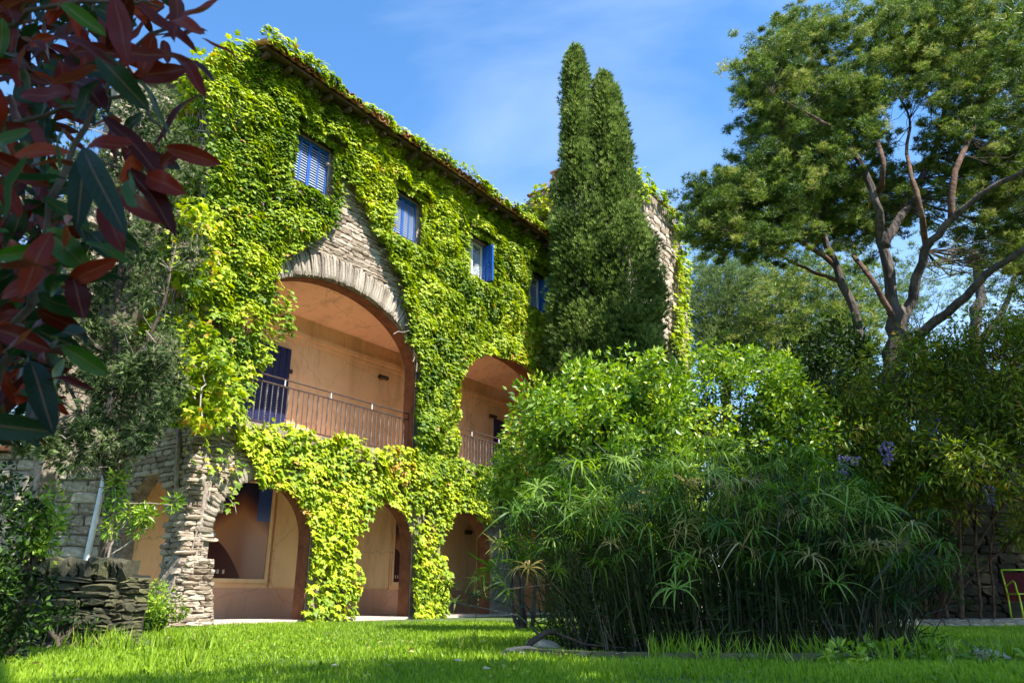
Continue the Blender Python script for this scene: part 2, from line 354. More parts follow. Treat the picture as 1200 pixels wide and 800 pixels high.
def lawn_blades():
    A = 230000
    y = 3.2+11.5*rng.random(A)**1.35; x = (rng.random(A)*2-1)*(y*.80+.6)
    p = np.stack([x, y], 1)
    # keep out of the house, the planting bed and the path
    u = x*U.x+y*U.y; n = x*NN.x+y*NN.y-D0
    ok = ~((n > -.04) & (u > 6.9)) & (n < 3)
    bed = ((x-2.0)/1.75)**2+((y-7.3)/1.25)**2 < 1
    ok &= ~bed & ~((y > 12.6) & (x > 4.5)) & ~((x < -3.35) & (y > 7.45) & (y < 8.6) & (x > -6.5))
    d = .5+.5*fbm(p, 2.2, 5); ok &= rng.random(A) < .45+.7*d
    p = p[ok]; d = d[ok]; m = len(p)
    pos = np.column_stack([p, np.zeros(m)])
    a = rng.random(m)*6.283; lean = .25+.55*rng.random(m)
    tip = np.column_stack([np.cos(a)*lean, np.sin(a)*lean, np.ones(m)])
    nrm = np.column_stack([np.cos(a+rng.normal(size=m)*.8), np.sin(a+rng.normal(size=m)*.8), .3*np.ones(m)])
    h = (.022+.034*rng.random(m))*(.75+.7*d)
    tv = [(-.12, 0, 0), (.12, 0, 0), (.09, .6, .03), (-.09, .6, .03), (0, 1, -.1)]
    tf = [(0, 1, 2), (0, 2, 3), (3, 2, 4)]
    o = cloud('lawn', pos, tip, nrm, h, tv, tf, M['grass'], rnd=.25+.5*d+(rng.random(m)-.5)*.5)
    tag(o, 'bright green mown lawn running up to the arcade', 'lawn', kind='stuff')
lawn_blades()
tall = [(rng.uniform(-3.9, -2.6), rng.uniform(6.8, 7.2)) for _ in range(26)]+[(rng.uniform(1.0, 4.0), rng.uniform(5.6, 6.2)) for _ in range(30)]+[(-2.3, 5.2), (-2.1, 5.3), (-.35, 7.2), (-.4, 6.9)]
pp = []; 
for x, y in tall:
    k = 22; pp.append(np.column_stack([x+rng.normal(size=k)*.05, y+rng.normal(size=k)*.05, np.zeros(k)]))
pp = np.vstack(pp); m = len(pp)
o = cloud('tall_grass', pp, np.column_stack([rng.normal(size=(m, 2))*.35, np.ones(m)]), rng.normal(size=(m, 3)), rng.uniform(.1, .24, m), [(-.03, 0, 0), (.03, 0, 0), (.02, .6, .02), (-.02, .6, .02), (0, 1, -.12)], [(0, 1, 2), (0, 2, 3), (3, 2, 4)], M['grass'])
tag(o, 'taller uncut grass tufts at the foot of the wall and along the bed', 'grass', kind='stuff')

nf = 130; fx = rng.uniform(-4, 4, nf); fy = rng.uniform(4.3, 9, nf)
o = cloud('fallen_leaves', np.column_stack([fx, fy, rng.uniform(.03, .07, nf)]), rng.normal(size=(nf, 3))*np.array([1, 1, .2]), rng.normal(size=(nf, 3))*.4+np.array([0, 0, 1]), rng.uniform(.03, .07, nf), *OVAL, leafy('fallen_leaf', [(0, (.30, .17, .06)), (.5, (.50, .42, .12)), (1, (.62, .58, .48))], .2))
nc = 60; cx = rng.uniform(-4, 4, nc); cy = rng.uniform(4.4, 9, nc)
cl = clumps_cloud('clover', np.column_stack([cx, cy, np.full(nc, .035)]), rng.uniform(.05, .14, nc), 26, .035, OVAL, M['citrus'], None, up=1.5, flat=.25); tag(cl, 'low clover and small weeds scattered through the lawn', 'weeds', kind='stuff')
tag(o, 'scattered dry yellow and pale fallen leaves lying on the lawn', 'leaves', kind='stuff')
path = MB().box(4.6, 16, 13.0, 15.0, .0, .07).build('gravel_path', M['gravel']); path['kind'] = 'structure'
bedm = MB()
ring = [(2.0+1.75*math.cos(a), 7.3+1.25*math.sin(a)) for a in np.linspace(0, 2*math.pi, 30, endpoint=False)]
bedo = link('bed_soil', np_mesh('bed_soil', [(x, y, .012) for x, y in ring]+[(2.0, 7.3, .05)], [(i, (i+1) % 30, 30) for i in range(30)], M['darkgap'])); bedo['kind'] = 'structure'

# ------------------------------------------------------------------ shared stone shapes
def stone_mesh(name, mat, seed, rough=.10):
    """a hand-split stone, 1 x 1 x 1, front face towards -y"""
    r = random.Random(seed); j = lambda a: r.uniform(-a, a)
    v = [(x+j(rough*.4), .5, z+j(rough*.4)) for x, z in ((-.47, -.45), (.47, -.45), (.47, .45), (-.47, .45))]
    v += [(x+j(rough), -.28+j(.08), z+j(rough)) for x, z in ((-.48, -.44), (0, -.5), (.48, -.44), (.5, 0), (.48, .44), (0, .5), (-.48, .44), (-.5, 0))]
    v += [(x+j(rough), -.48+j(.10), z+j(rough)) for x, z in ((-.36, -.28), (0, -.36), (.36, -.28), (.38, .02), (.36, .28), (0, .36), (-.36, .28), (-.38, 0))]
    f = [(3, 2, 1, 0)]
    for k in range(8): f.append((4+k, 4+(k+1) % 8, 12+(k+1) % 8, 12+k))
    f.append(tuple(12+k for k in range(8)))
    for a, b_, ks in ((0, 1, (4, 5, 6)), (1, 2, (6, 7, 8)), (2, 3, (8, 9, 10)), (3, 0, (10, 11, 4))): f.append((a, b_, ks[2], ks[1], ks[0]))
    me = bpy.data.meshes.new(name); me.from_pydata(v, [], f); me.update(); me.materials.append(mat)
    bm = bmesh.new(); bm.from_mesh(me); bmesh.ops.recalc_face_normals(bm, faces=bm.faces); bm.to_mesh(me); bm.free()
    return me
ST = [stone_mesh('stone', M['stone'], k) for k in range(8)]
VO = [stone_mesh('voussoir', M['voussoir'], 20+k, .035) for k in range(6)]
OS = [stone_mesh('old_stone', M['oldstone'], 40+k, .12) for k in range(8)]
DS = [stone_mesh('shaded_stone', M['shadestone'], 80+k, .12) for k in range(5)]
PS = [stone_mesh('pale_stone', M['palestone'], 60+k, .07) for k in range(5)]

def courses(parent, meshes, keep, x0, x1, z0, z1, y, lens, hts, depth=.12, base=(0, 0, 0), seed=1, proud=.03, name='stone', limit=300, tilt=.02):
    r = random.Random(seed); n = 0; z = z0; bx, by, bz = base
    while z < z1:
        h = r.uniform(*hts); x = x0-r.uniform(0, lens[0])
        while x < x1-.03:
            L_ = min(r.uniform(*lens), x1-x); cx = x+L_/2; cz = z+h/2+r.uniform(-.01, .01)
            if keep(cx, cz) and n < limit:
                yy = y(cx, cz) if callable(y) else y
                link(name, r.choice(meshes), parent, (cx-bx, yy-by-r.uniform(-.2, 1)*proud, cz-bz), (0, r.uniform(-tilt, tilt)*2, r.uniform(-.08, .08)), (L_*.97, depth, h*r.uniform(.88, 1.02))); n += 1
            x += L_
        z += h
    return n

# ------------------------------------------------------------------ the villa
U0, U1, EAVE = 7.12, 19.6, 10.93
BASE = (U0, 0, 0)
villa = empty('villa', site(U0, 0, 0), ROT)
tag(villa, 'three storey ochre and stone villa with arched arcades, blue shutters and creeper covered front', 'villa')
def arch(c, hw, spring, rise, z0, n=20): return [(c+hw, z0)]+[(c+hw*math.cos(a), spring+rise*math.sin(a)) for a in np.linspace(0, math.pi, n)]+[(c-hw, z0)]
ARCH_LOW = [(8.66, 1.08, 1.45, 1.06), (11.66, .92, 1.52, .92), (14.5, .98, 1.45, .95), (17.5, 1.0, 1.45, .95)]
ARCH_UP = [(10.08, 2.38, 5.40, 1.47), (16.0, 2.38, 5.40, 1.45)]
WIN = [(8.36, 9.36), (11.33, 12.25), (14.20, 15.17), (17.05, 18.05)]
WZ0, WZ1 = 8.74, 9.90
def in_arch(u, z, pad=0):
    for c, hw, s, r in ARCH_LOW:
        if abs(u-c) < hw+pad and (z < s or ((u-c)/(hw+pad))**2+((z-s)/(r+pad))**2 < 1): return True
    for c, hw, s, r in ARCH_UP:
        if z > 3.5-pad and abs(u-c) < hw+pad and (z < s or ((u-c)/(hw+pad))**2+((z-s)/(r+pad))**2 < 1): return True
    for a, b_ in WIN:
        if a-pad < u < b_+pad and WZ0-pad < z < WZ1+pad: return True
    return False
holes = [arch(*a, 3.5, 28) for a in ARCH_UP]+[[(a, WZ0), (b_, WZ0), (b_, WZ1), (a, WZ1)] for a, b_ in WIN]
outline = [(U0, -.05)]
for c, hw, s, r in ARCH_LOW: outline += list(reversed(arch(c, hw, s, r, -.05)))
outline += [(U1, -.05), (U1, EAVE), (U0, EAVE)]
fw = MB(BASE).prism(outline, 0, .34, holes).build('front_wall', M['mortar'], villa)
# plastered reveals (the brown inner faces of arches), 3 mm proud of the wall core
for k, (c, hw, s, r) in enumerate(ARCH_LOW+ARCH_UP):
    z0 = 3.5 if k >= 4 else 0.01
    a = arch(c, hw, s, r, z0, 28); i_ = arch(c, hw-.015, s, r-.015, z0, 28)
    m_ = MB(BASE); n_ = len(a)
    m_.v = [(p[0], y, p[1]) for y in (.03, .345) for p in a]+[(p[0], y, p[1]) for y in (.03, .345) for p in i_]
    for q in range(n_-1): m_.f += [(2*n_+q, 2*n_+q+1, 3*n_+q+1, 3*n_+q), (q, q+1, 2*n_+q+1, 2*n_+q), (n_+q, n_+q+1, 3*n_+q+1, 3*n_+q)]
    m_.build('arch_reveal', M['reveal'], villa)
# side (gable) wall with the end arches of both galleries, in plane u = U0
sw = MB()
so = [(.452, -.05), (.56, -.05), (.56, 1.35)]+[(1.26-.74*math.cos(a), 1.35+1.15*math.sin(a)) for a in np.linspace(0.05, math.pi-.05, 14)]+[(1.98, 1.35), (1.98, -.05), (7, -.05), (7, EAVE), (.452, EAVE)]
sh = [[(.62, 3.6), (1.98, 3.6), (1.98, 5.2)]+[(1.3+.68*math.cos(a), 5.2+.9*math.sin(a)) for a in np.linspace(.05, math.pi-.05, 12)]+[(.62, 5.2)], [(3.2, 8.8), (4.1, 8.8), (4.1, 10), (3.2, 10)]]
sw.prism(so, 0, .25, sh)
sw.v = [(U0+y, x, z) for x, y, z in sw.v]; sw.b = Vector(BASE)
sw.build('side_wall', M['mortar'], villa)
MB(BASE).box(U0+.003, U0+.40, 3.2, 4.1, 8.8, 10).build('blue_shutter', M['blue'], villa)
# floors, ceilings, back walls
MB(BASE).box(U0+.256, U1, .455, 5.2, 3.12, 3.46).build('gallery_floor', M['ceiling'], villa)
MB(BASE).box(U0-.02, U1, -.06, 2.2, -.1, .05).build('threshold', M['pavement'], villa)
bw = 2.0
MB(BASE).box(U0+.256, U1, bw, bw+.2, .05, 3.115).build('arcade_back_wall', M['plaster'], villa)
MB(BASE).box(U0-.4, U1, bw, bw+.2, 3.465, 6.75).build('gallery_back_wall', M['plaster'], villa)
cm = MB(BASE); cm.v = [(U0+.256, .456, 7.12), (U1, .456, 7.12), (U1, 2.6, 6.58), (U0+.256, 2.6, 6.58), (U0+.256, .456, 7.3), (U1, .456, 7.3), (U1, 2.6, 6.8), (U0+.256, 2.6, 6.8)]
cm.f = [(0, 1, 2, 3), (4, 7, 6, 5), (0, 4, 5, 1), (2, 6, 7, 3), (0, 3, 7, 4), (1, 5, 6, 2)]; cm.build('gallery_ceiling', M['ceiling'], villa)
MB(BASE).box(U0+.46, U1, bw-.07, bw-.002, 6.22, 6.33).box(U0+.46, U1, bw-.03, bw-.002, 6.12, 6.217).build('cornice', M['plaster'], villa)
MB(BASE).box(U0+.46, U1, bw-.015, bw-.003, .05, .62).build('dado', M['dado'], villa)
for c in (): MB(BASE).box(c-.2, c+.2, .46, bw-.003, 3.47, 6.7).build('partition', M['plaster'], villa)
MB(BASE).box(U1-.4, U1, .46, bw-.02, .05, 6.7).build('end_wall', M['plaster'], villa)
# arcade wall panels: sand coloured boards in raised frames
for a, b_ in ((10.42, 12.6), (12.72, 13.9), (15.0, 17.4)):
    p = MB(BASE).box(a, b_, bw-.03, bw-.017, .66, 2.95).build('wall_panel', M['panel'], villa)
    MB(BASE).box(a-.05, a-.002, bw-.06, bw-.017, .62, 2.95).build('panel_frame', M['plaster'], villa)
    MB(BASE).box(b_+.002, b_+.05, bw-.06, bw-.017, .62, 2.95).build('panel_frame', M['plaster'], villa)
# two pictures behind glass, reflections painted into the print: a dark pier under blue sky
pm, t, b, l = new_mat('reflection_print')
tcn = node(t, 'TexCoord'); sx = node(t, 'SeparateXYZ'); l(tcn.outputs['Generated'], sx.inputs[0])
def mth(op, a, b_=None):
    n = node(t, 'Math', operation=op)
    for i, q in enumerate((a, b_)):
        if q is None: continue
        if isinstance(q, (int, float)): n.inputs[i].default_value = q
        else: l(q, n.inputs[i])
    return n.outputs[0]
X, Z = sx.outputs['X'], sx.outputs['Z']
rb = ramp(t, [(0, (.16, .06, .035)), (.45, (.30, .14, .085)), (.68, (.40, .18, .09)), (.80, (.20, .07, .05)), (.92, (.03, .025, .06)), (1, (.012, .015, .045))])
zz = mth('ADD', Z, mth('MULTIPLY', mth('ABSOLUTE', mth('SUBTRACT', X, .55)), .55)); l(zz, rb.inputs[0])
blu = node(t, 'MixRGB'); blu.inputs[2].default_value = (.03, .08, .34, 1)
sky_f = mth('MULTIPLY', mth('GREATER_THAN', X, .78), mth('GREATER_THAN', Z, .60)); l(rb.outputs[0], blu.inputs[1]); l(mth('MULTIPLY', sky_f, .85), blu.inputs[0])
dark_pier = node(t, 'MixRGB'); dark_pier.inputs[2].default_value = (.05, .014, .012, 1); l(blu.outputs[0], dark_pier.inputs[1])
l(mth('LESS_THAN', Z, mth('SUBTRACT', .42, mth('MULTIPLY', mth('POWER', X, 2.0), 1.1))), dark_pier.inputs[0])
mk = node(t, 'MixRGB'); mk.inputs[2].default_value = (.45, .4, .36, 1); l(dark_pier.outputs[0], mk.inputs[1])
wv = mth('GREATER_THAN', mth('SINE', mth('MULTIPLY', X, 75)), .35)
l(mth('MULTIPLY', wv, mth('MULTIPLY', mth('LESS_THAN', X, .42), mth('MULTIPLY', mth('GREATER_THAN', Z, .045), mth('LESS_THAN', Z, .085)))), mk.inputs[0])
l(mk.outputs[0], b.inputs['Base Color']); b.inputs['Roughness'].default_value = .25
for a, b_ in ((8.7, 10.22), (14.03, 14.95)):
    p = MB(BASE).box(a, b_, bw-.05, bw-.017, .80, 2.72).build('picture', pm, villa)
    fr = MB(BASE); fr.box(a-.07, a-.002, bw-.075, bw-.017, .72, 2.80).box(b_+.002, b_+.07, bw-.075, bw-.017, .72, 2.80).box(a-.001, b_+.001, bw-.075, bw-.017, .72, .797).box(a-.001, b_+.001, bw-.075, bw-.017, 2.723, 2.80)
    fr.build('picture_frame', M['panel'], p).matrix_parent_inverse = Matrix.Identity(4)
# gallery doors and wall lamps
def door(u0, u1, z1):
    d = MB(BASE).box(u0, u1, bw-.05, bw-.004, 3.47, z1).build('gallery_door', M['navy'], villa)
    q = MB(BASE)
    for k in range(int((u1-u0)/.17)+1): q.box(u0+.17*k+.004, min(u0+.17*k+.162, u1-.002), bw-.064, bw-.051, 3.50, z1-.02)
    q.build('door_board', M['navy'], d)
    for z in (3.95, 5.3): MB(BASE).box(u1+.002, u1+.09, bw-.06, bw-.004, z, z+.09).build('hinge', M['rail'], d)
door(9.02, 10.33, 5.86); door(18.2, 18.72, 5.72)
for u, z in ((13.40, 5.88-.22), (18.03, 5.75), (13.25, 5.87)):
    if u == 13.40: continue
    lp = MB(BASE).box(u-.05, u+.05, bw-.10, bw-.003, z-.04, z+.04).tube([(u-.15, bw-.11, z), (u+.15, bw-.11, z)], .055, 10).build('wall_lamp', M['lamp'], villa)
for u in (16.95,): MB(BASE).box(u-.10, u+.10, bw-.12, bw-.031, 2.12, 2.24).tube([(u-.13, bw-.09, 2.18), (u+.13, bw-.09, 2.18)], .05, 10).build('wall_lamp', M['lamp'], villa)

# windows of the top floor
def window(k, a, b_, closed):
    c = (a+b_)/2; y = .07
    wn = MB(BASE)
    for q in ((a, a+.05, WZ0, WZ1), (b_-.05, b_, WZ0, WZ1), (a+.051, b_-.051, WZ1-.05, WZ1), (a+.051, b_-.051, WZ0, WZ0+.05), (c-.03, c+.03, WZ0+.051, WZ1-.051)): wn.box(q[0], q[1], y+.08, y+.14, q[2], q[3])
    wo = wn.build('window', M['white'], villa)
    MB(BASE).box(a+.01, b_-.01, y+.145, y+.155, WZ0+.01, WZ1-.01).build('pane', M['glass'], wo)
    MB(BASE).box(a+.02, b_-.02, y+.17, y+.20, WZ0+.01, WZ1-.01).build('curtain', M['curtain'], wo)
    MB(BASE).box(a-.04, b_+.04, -.06, .20, WZ0-.05, WZ0-.003).build('sill', M['reveal'], wo)
    MB(BASE).box(a-.08, b_+.08, -.01, .40, WZ1+.003, WZ1+.10).build('lintel', M['wood'], wo)
    if closed:
        for j, (p, q) in enumerate(((a+.01, c-.005), (c+.005, b_-.01))):
            s = MB(BASE); m_ = (p+q)/2
            for z in (p, q-.03, m_-.015): s.box(z, z+.03, y-.02, y+.02, WZ0+.02, WZ1-.02)
            for z in (WZ0+.02, WZ1-.08): s.box(p+.001, q-.001, y-.017, y+.017, z, z+.06)
            so_ = s.build('shutter', M['blue'], wo); MB(BASE).box(p+.002, q-.002, y+.0215, y+.03, WZ0+.03, WZ1-.03).build('shade_backing', M['navy'], wo)  # added dark sheet; its colour stands in for shade between the slats
            lv = MB(BASE); z = WZ0+.09
            while z < WZ1-.09:
                i = len(lv.v); lv.v += [(p+.04, y-.018, z-.022), (q-.04, y-.018, z-.022), (q-.04, y+.012, z+.012), (p+.04, y+.012, z+.012), (p+.04, y-.012, z-.022), (q-.04, y-.012, z-.022), (q-.04, y+.018, z+.012), (p+.04, y+.018, z+.012)]
                lv.f += [(i, i+1, i+2, i+3), (i+4, i+7, i+6, i+5), (i, i+4, i+5, i+1), (i+3, i+2, i+6, i+7)]; z += .062
            lo = lv.build('louvre_slats', M['louvre'], wo); lo['kind'] = 'stuff'
    else:
        # leaf folded back against the right jamb, standing proud of the wall
        s = MB(BASE); s.box(b_-.045, b_-.005, -.24, y+.06, WZ0+.02, WZ1-.02)
        for j in range(3): s.box(b_-.062, b_-.046, -.235+.12*j, -.135+.12*j, WZ0+.03, WZ1-.03)
        s.build('shutter', M['blue'], wo)
gmt, t, b, l = new_mat('window_glass'); b.inputs['Base Color'].default_value = (.8, .85, .88, 1); b.inputs['Roughness'].default_value = .03
b.inputs['Transmission Weight'].default_value = .85; b.inputs['IOR'].default_value = 1.3; M['glass'] = gmt
M['curtain'] = mottled('curtain', [(.3, (.45, .5, .5)), (.7, (.72, .74, .72))], 3, .9, .2, 10)
for k, (a, b_) in enumerate(WIN): window(k, a, b_, k < 2)
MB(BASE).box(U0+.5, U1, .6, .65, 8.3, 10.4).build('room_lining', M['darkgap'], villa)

# gallery railings
def railing(u0, u1):
    z0, z1 = 3.50, 4.36; y = .16
    r_ = MB(BASE).box(u0, u1, y-.022, y+.022, z1-.012, z1+.012).box(u0, u1, y-.018, y+.018, z0+.06, z0+.085).build('balcony_railing', M['rail'], villa)
    MB(BASE).tube([(u0, y+.0, z1+.14), (u1, y+.0, z1+.14)], .016, 6).build('handrail', M['rail'], r_)
    plainb = MB().tube([(0, 0, z0+.086), (0, 0, z1-.013)], .011, 4).mesh('baluster', M['iron'])
    n = 34; tw = MB(); pts = [(0.012*math.cos(k*1.25), .012*math.sin(k*1.25), z0+.086+(z1-.1-z0)*k/n) for k in range(n+1)]
    tw.tube(pts, .009, 4); pts = [(-.012*math.cos(k*1.25), -.012*math.sin(k*1.25), z0+.086+(z1-.1-z0)*k/n) for k in range(n+1)]; tw.tube(pts, .009, 4)
    tw = tw.mesh('twisted_baluster', M['iron'])
    n = int((u1-u0)/.125)
    for k in range(n+1):
        link('baluster' if k % 2 else 'twisted_baluster', plainb if k % 2 else tw, r_, (u0+.03+(u1-u0-.06)*k/n-U0, y, 0))
    for k in range(5): MB(BASE).box(u0+(u1-u0-.02)*k/4, u0+(u1-u0-.02)*k/4+.02, y-.011, y+.011, z1+.013, z1+.14).build('post', M['white'] if k in (1, 2, 3) else M['rail'], r_)
railing(7.71, 12.45); railing(13.63, 18.37)

# eave: boards, rafters and one row of canal tiles, roof slope behind
OV = .58
rf = MB(BASE); za, zb = EAVE+.0, EAVE+2.2
rf.v = [(U0-.06, -OV, za-.05), (U1+.1, -OV, za-.05), (U1+.1, 7, zb), (U0-.06, 7, zb), (U0-.06, -OV, za), (U1+.1, -OV, za), (U1+.1, 7, zb+.05), (U0-.06, 7, zb+.05)]
rf.f = [(0, 3, 2, 1), (4, 5, 6, 7), (0, 1, 5, 4), (2, 3, 7, 6), (0, 4, 7, 3), (1, 2, 6, 5)]
roof = rf.build('roof', M['wood'], villa)
u = U0+.05
rafter = MB().box(-.04, .04, -OV+.04, .1, -.17, -.053).mesh('rafter', M['wood'])
while u < U1: link('rafter', rafter, roof, (u-U0, 0, EAVE+.0)); u += .55
def tile_mesh(convex, seed):
    r = random.Random(seed); m_ = MB(); seg = 8; v = []
    for y, rad in ((0, .105), (.48, .085)):
        for t_ in (0, .014):
            for k in range(seg+1):
                a = math.pi*k/seg; q = rad-t_; v.append((q*math.cos(a), y, (q*math.sin(a)*.8) if convex else -(q*math.sin(a)*.7)+.03))
    m_.v = v; s = seg+1
    for k in range(seg):
        m_.f += [(k, k+1, 2*s+k+1, 2*s+k), (s+k, 3*s+k, 3*s+k+1, s+k+1), (k, s+k, s+k+1, k+1), (2*s+k, 2*s+k+1, 3*s+k+1, 3*s+k)]
    for k in (0, seg): m_.f.append((k, 2*s+k, 3*s+k, s+k))
    return m_.mesh('tile', M['tile'])
TC, TP = tile_mesh(True, 1), tile_mesh(False, 2)
u = U0-.05; k = 0
while u < U1+.1:
    for row in range(2):
        y = -OV-.10+row*.36+random.uniform(-.015, .015); z = EAVE+.03+(y+OV)*.31
        link('tile', TP, roof, (u-U0, y, z+.045), (.30, 0, random.uniform(-.04, .04)))
        link('tile', TC, roof, (u-U0+.105, y-.02, z+.07+random.uniform(0, .012)), (.30, random.uniform(-.05, .05), random.uniform(-.05, .05)))
    u += .21

# visible stonework of the front wall
bare_tri = [front(*p) for p in [(388, 190), (412, 190), (432, 250), (455, 305), (476, 345), (492, 400), (500, 440), (470, 420), (320, 345), (312, 318), (360, 285), (392, 262)]]
bare_pier = [(7.1, 0), (7.62, 0), (7.62, 1.3), (7.9, 2.35), (8.45, 2.65), (8.45, 3.2), (7.1, 3.4)]
ring1 = lambda u, z: 5.35 < z and abs(u-10.08) < 2.95 and ((u-10.08)/2.92)**2+((z-5.4)/1.98)**2 < 1
keep1 = lambda u, z: bool(in_poly(np.array([[u, z]]), bare_tri)[0]) and not in_arch(u, z, .03) and not ring1(u, z)
courses(fw, ST, keep1, 8.2, 13, 5.3, 10.2, .0, (.12, .40), (.05, .13), .10, BASE, 3, .015)
keep2 = lambda u, z: bool(in_poly(np.array([[u, z]]), bare_pier)[0]) and not in_arch(u, z, .05)
courses(fw, ST, keep2, 7.1, 8.6, 0, 3.4, .0, (.14, .38), (.055, .10), .12, BASE, 4, .04)
# stones of the side wall around the end arch
sk = lambda n_, z: not (.5 < n_ < 2.05 and (z < 1.35 or ((n_-1.27)/.76)**2+((z-1.35)/1.2)**2 < 1))
swo = [o for o in villa.children if o.name.startswith('side_wall')][0]
r = random.Random(9); z = .02
while z < 3.3:
    h = r.uniform(.06, .12); x = .02
    while x < 2.9:
        L_ = r.uniform(.14, .36)
        if sk(x+L_/2, z+h/2): link('stone', r.choice(ST), swo, (.02-r.random()*.03, x+L_/2, z+h/2), (0, 0, -math.pi/2+r.uniform(-.08, .08)), (L_*.96, .12, h*.95))
        x += L_
    z += h
# arch stones set on edge round the first gallery arch and the arches below
def voussoirs(c, hw, s, rise, wdt, L0, L1, a0, a1, seed):
    r = random.Random(seed); a = a0
    while a < a1:
        x = c-hw*math.cos(a); z = s+rise*math.sin(a); tx, tz = hw*math.sin(a), rise*math.cos(a); T = math.hypot(tx, tz); nx, nz = -tz/T, tx/T
        L_ = r.uniform(L0, L1); w_ = r.uniform(.6, 1.25)*wdt
        o = link('voussoir', r.choice(VO), fw, (x+nx*(L_/2+.005)-U0, -.03-r.random()*.012, z+nz*(L_/2+.005)), (0, -math.atan2(tz, tx)+r.uniform(-.015, .015), 0), (w_*.99, .12, L_))
        a += w_/T
voussoirs(10.08, 2.38, 5.40, 1.47, .075, .50, .60, .25, math.pi-.10, 5)
voussoirs(8.66, 1.08, 1.45, 1.06, .08, .26, .36, .05, math.pi-.5, 6)
voussoirs(16.0, 2.38, 5.40, 1.45, .09, .30, .42, .1, math.pi-.1, 7)
# battered foot of the corner pier
bt = MB(BASE); bt.v = [(6.72, -.30, -.05), (7.68, -.30, -.05), (7.68, .3, -.05), (6.72, .3, -.05), (7.05, -.08, 1.05), (7.60, -.08, 1.05), (7.60, .2, 1.05), (7.05, .2, 1.05)]
bt.f = [(0, 1, 5, 4), (1, 2, 6, 5), (2, 3, 7, 6), (3, 0, 4, 7), (4, 5, 6, 7), (3, 2, 1, 0)]; bo = bt.build('buttress', M['mortar'], villa)
courses(bo, ST, lambda u, z: 6.78+z*.30 < u < 7.66, 6.7, 7.62, .0, 1.02, lambda u, z: -.28+z*.20, (.14, .34), (.06, .11), .16, BASE, 8, .03)
r = random.Random(5)
for k in range(24):
    z = .06+.95*k/24; link('stone', r.choice(ST), bo, (6.78+z*.31-U0+.04, -.08+r.uniform(-.1, .12), z), (0, 0, -math.pi/2), (.30, .12, .06))

# ------------------------------------------------------------------ set back stone wing on the left
WN = 2.9
wing = empty('stone_wing', site(4.2, WN, 0), ROT); tag(wing, 'set back rough stone wing rising behind the trees at the left of the villa', 'building')
wb = (4.2, WN, 0)
wf = MB(wb).prism([(5.95, -.05), (7.1, -.05), (7.1, 10.9), (6.05, 11.4), (6.0, 11.4)], WN, WN+.5).build('wall', M['mortar'], wing)
courses(wf, PS, lambda u, z: 6.02 < u < 7.02 and z > 6.0, 6, 7.1, 6.0, 11.1, WN, (.18, .4), (.12, .2), .12, wb, 31, .03)
# low annexe wall with pale stones facing the garden
ann = empty('annexe_wall', (-8.8, 13.6, 0), R(3)); tag(ann, 'pale stone annexe wall beside the small end arch with a white downpipe', 'wall')
an = MB().box(-2.2, 1.5, 0, .5, -.05, 2.95).build('wall', M['mortar'], ann)
courses(an, PS, lambda u, z: True, -2.2, 1.48, 0, 2.9, 0, (.22, .5), (.12, .22), .12, seed=33, proud=.03)
MB().tube([(1.28, -.09, .05), (1.40, -.09, 2.9)], .055, 8).build('downpipe', M['white'], ann, True)
MB().box(-2.4, 1.6, -.25, .6, 2.955, 3.05).build('coping', M['reveal'], ann)

# ------------------------------------------------------------------ tower at the far end
T0, T1, TN = 22.0, 27.0, -1.0
tower = empty('stone_tower', site(T0, TN, 0), ROT); tag(tower, 'tall rough stone tower half hidden behind the pair of cypresses', 'tower')
tb = (T0, TN, 0)
tw = MB(tb).box(T0, T1, TN, 3.1, -.05, 15.75).build('wall', M['mortar'], tower)
courses(tw, ST, lambda u, z: z > 6 and u > 22.6, 22, T1, 6, 15.7, TN, (.35, .75), (.18, .32), .14, tb, 41, .04)
MB(tb).box(T0-.08, T1+.08, TN-.08, 3.2, 15.753, 15.83).build('coping', M['tile'], tower)
MB(tb).tube([(T1+.02, TN-.10, 0), (T1+.02, TN-.10, 15.5)], .06, 8).build('downpipe', M['iron'], tower, True)
MB(tb).box(T0+.1, T0+.8, 1.4, 2.1, 15.833, 16.5).box(T0+.04, T0+.86, 1.34, 2.16, 16.503, 16.58).build('chimney', M['tile'], tower)
for k in range(150): link('stone', random.choice(ST), tower, (-.03, random.uniform(1.2, 4.05), random.uniform(10.5, 15.6)), (0, 0, -math.pi/2), (random.uniform(.4, .7), .14, random.uniform(.18, .3)))

# ------------------------------------------------------------------ creepers
_bl = {}
def blobs(seed, area=(6, 29, -1, 18), sp=.30):
    r = np.random.default_rng(seed); n = int((area[1]-area[0])*(area[3]-area[2])/(sp*sp)*1.15)
    return np.column_stack([r.uniform(area[0], area[1], n), r.uniform(area[2], area[3], n)]), r.uniform(.20, .46, n)
BC, BR = blobs(3)
BH = rng.random(len(BC))
def relief(p):
    """pillowy clump height field over the wall, with its gradient"""
    h = np.zeros(len(p)); gx = np.zeros(len(p)); gz = np.zeros(len(p)); ci = np.zeros(len(p), int)
    for s in range(0, len(p), 4000):
        q = p[s:s+4000]; near = np.where((BC[:, 0] > q[:, 0].min()-.5) & (BC[:, 0] < q[:, 0].max()+.5))[0]
        d = q[:, None, :]-BC[near][None]; hh = (BR[near]**2)[None]-(d**2).sum(2)*.8+BH[near][None]*.05
        i = hh.argmax(1); a = np.arange(len(q)); h[s:s+4000] = hh[a, i]; ci[s:s+4000] = near[i]
        gx[s:s+4000] = -1.6*d[a, i, 0]; gz[s:s+4000] = -1.6*d[a, i, 1]
    return np.clip(h, 0, .35), gx, gz, ci
def in_win(u, z): return any(a-.02 < u < b_+.02 and WZ0-.06 < z < WZ1+.04 for a, b_ in WIN)
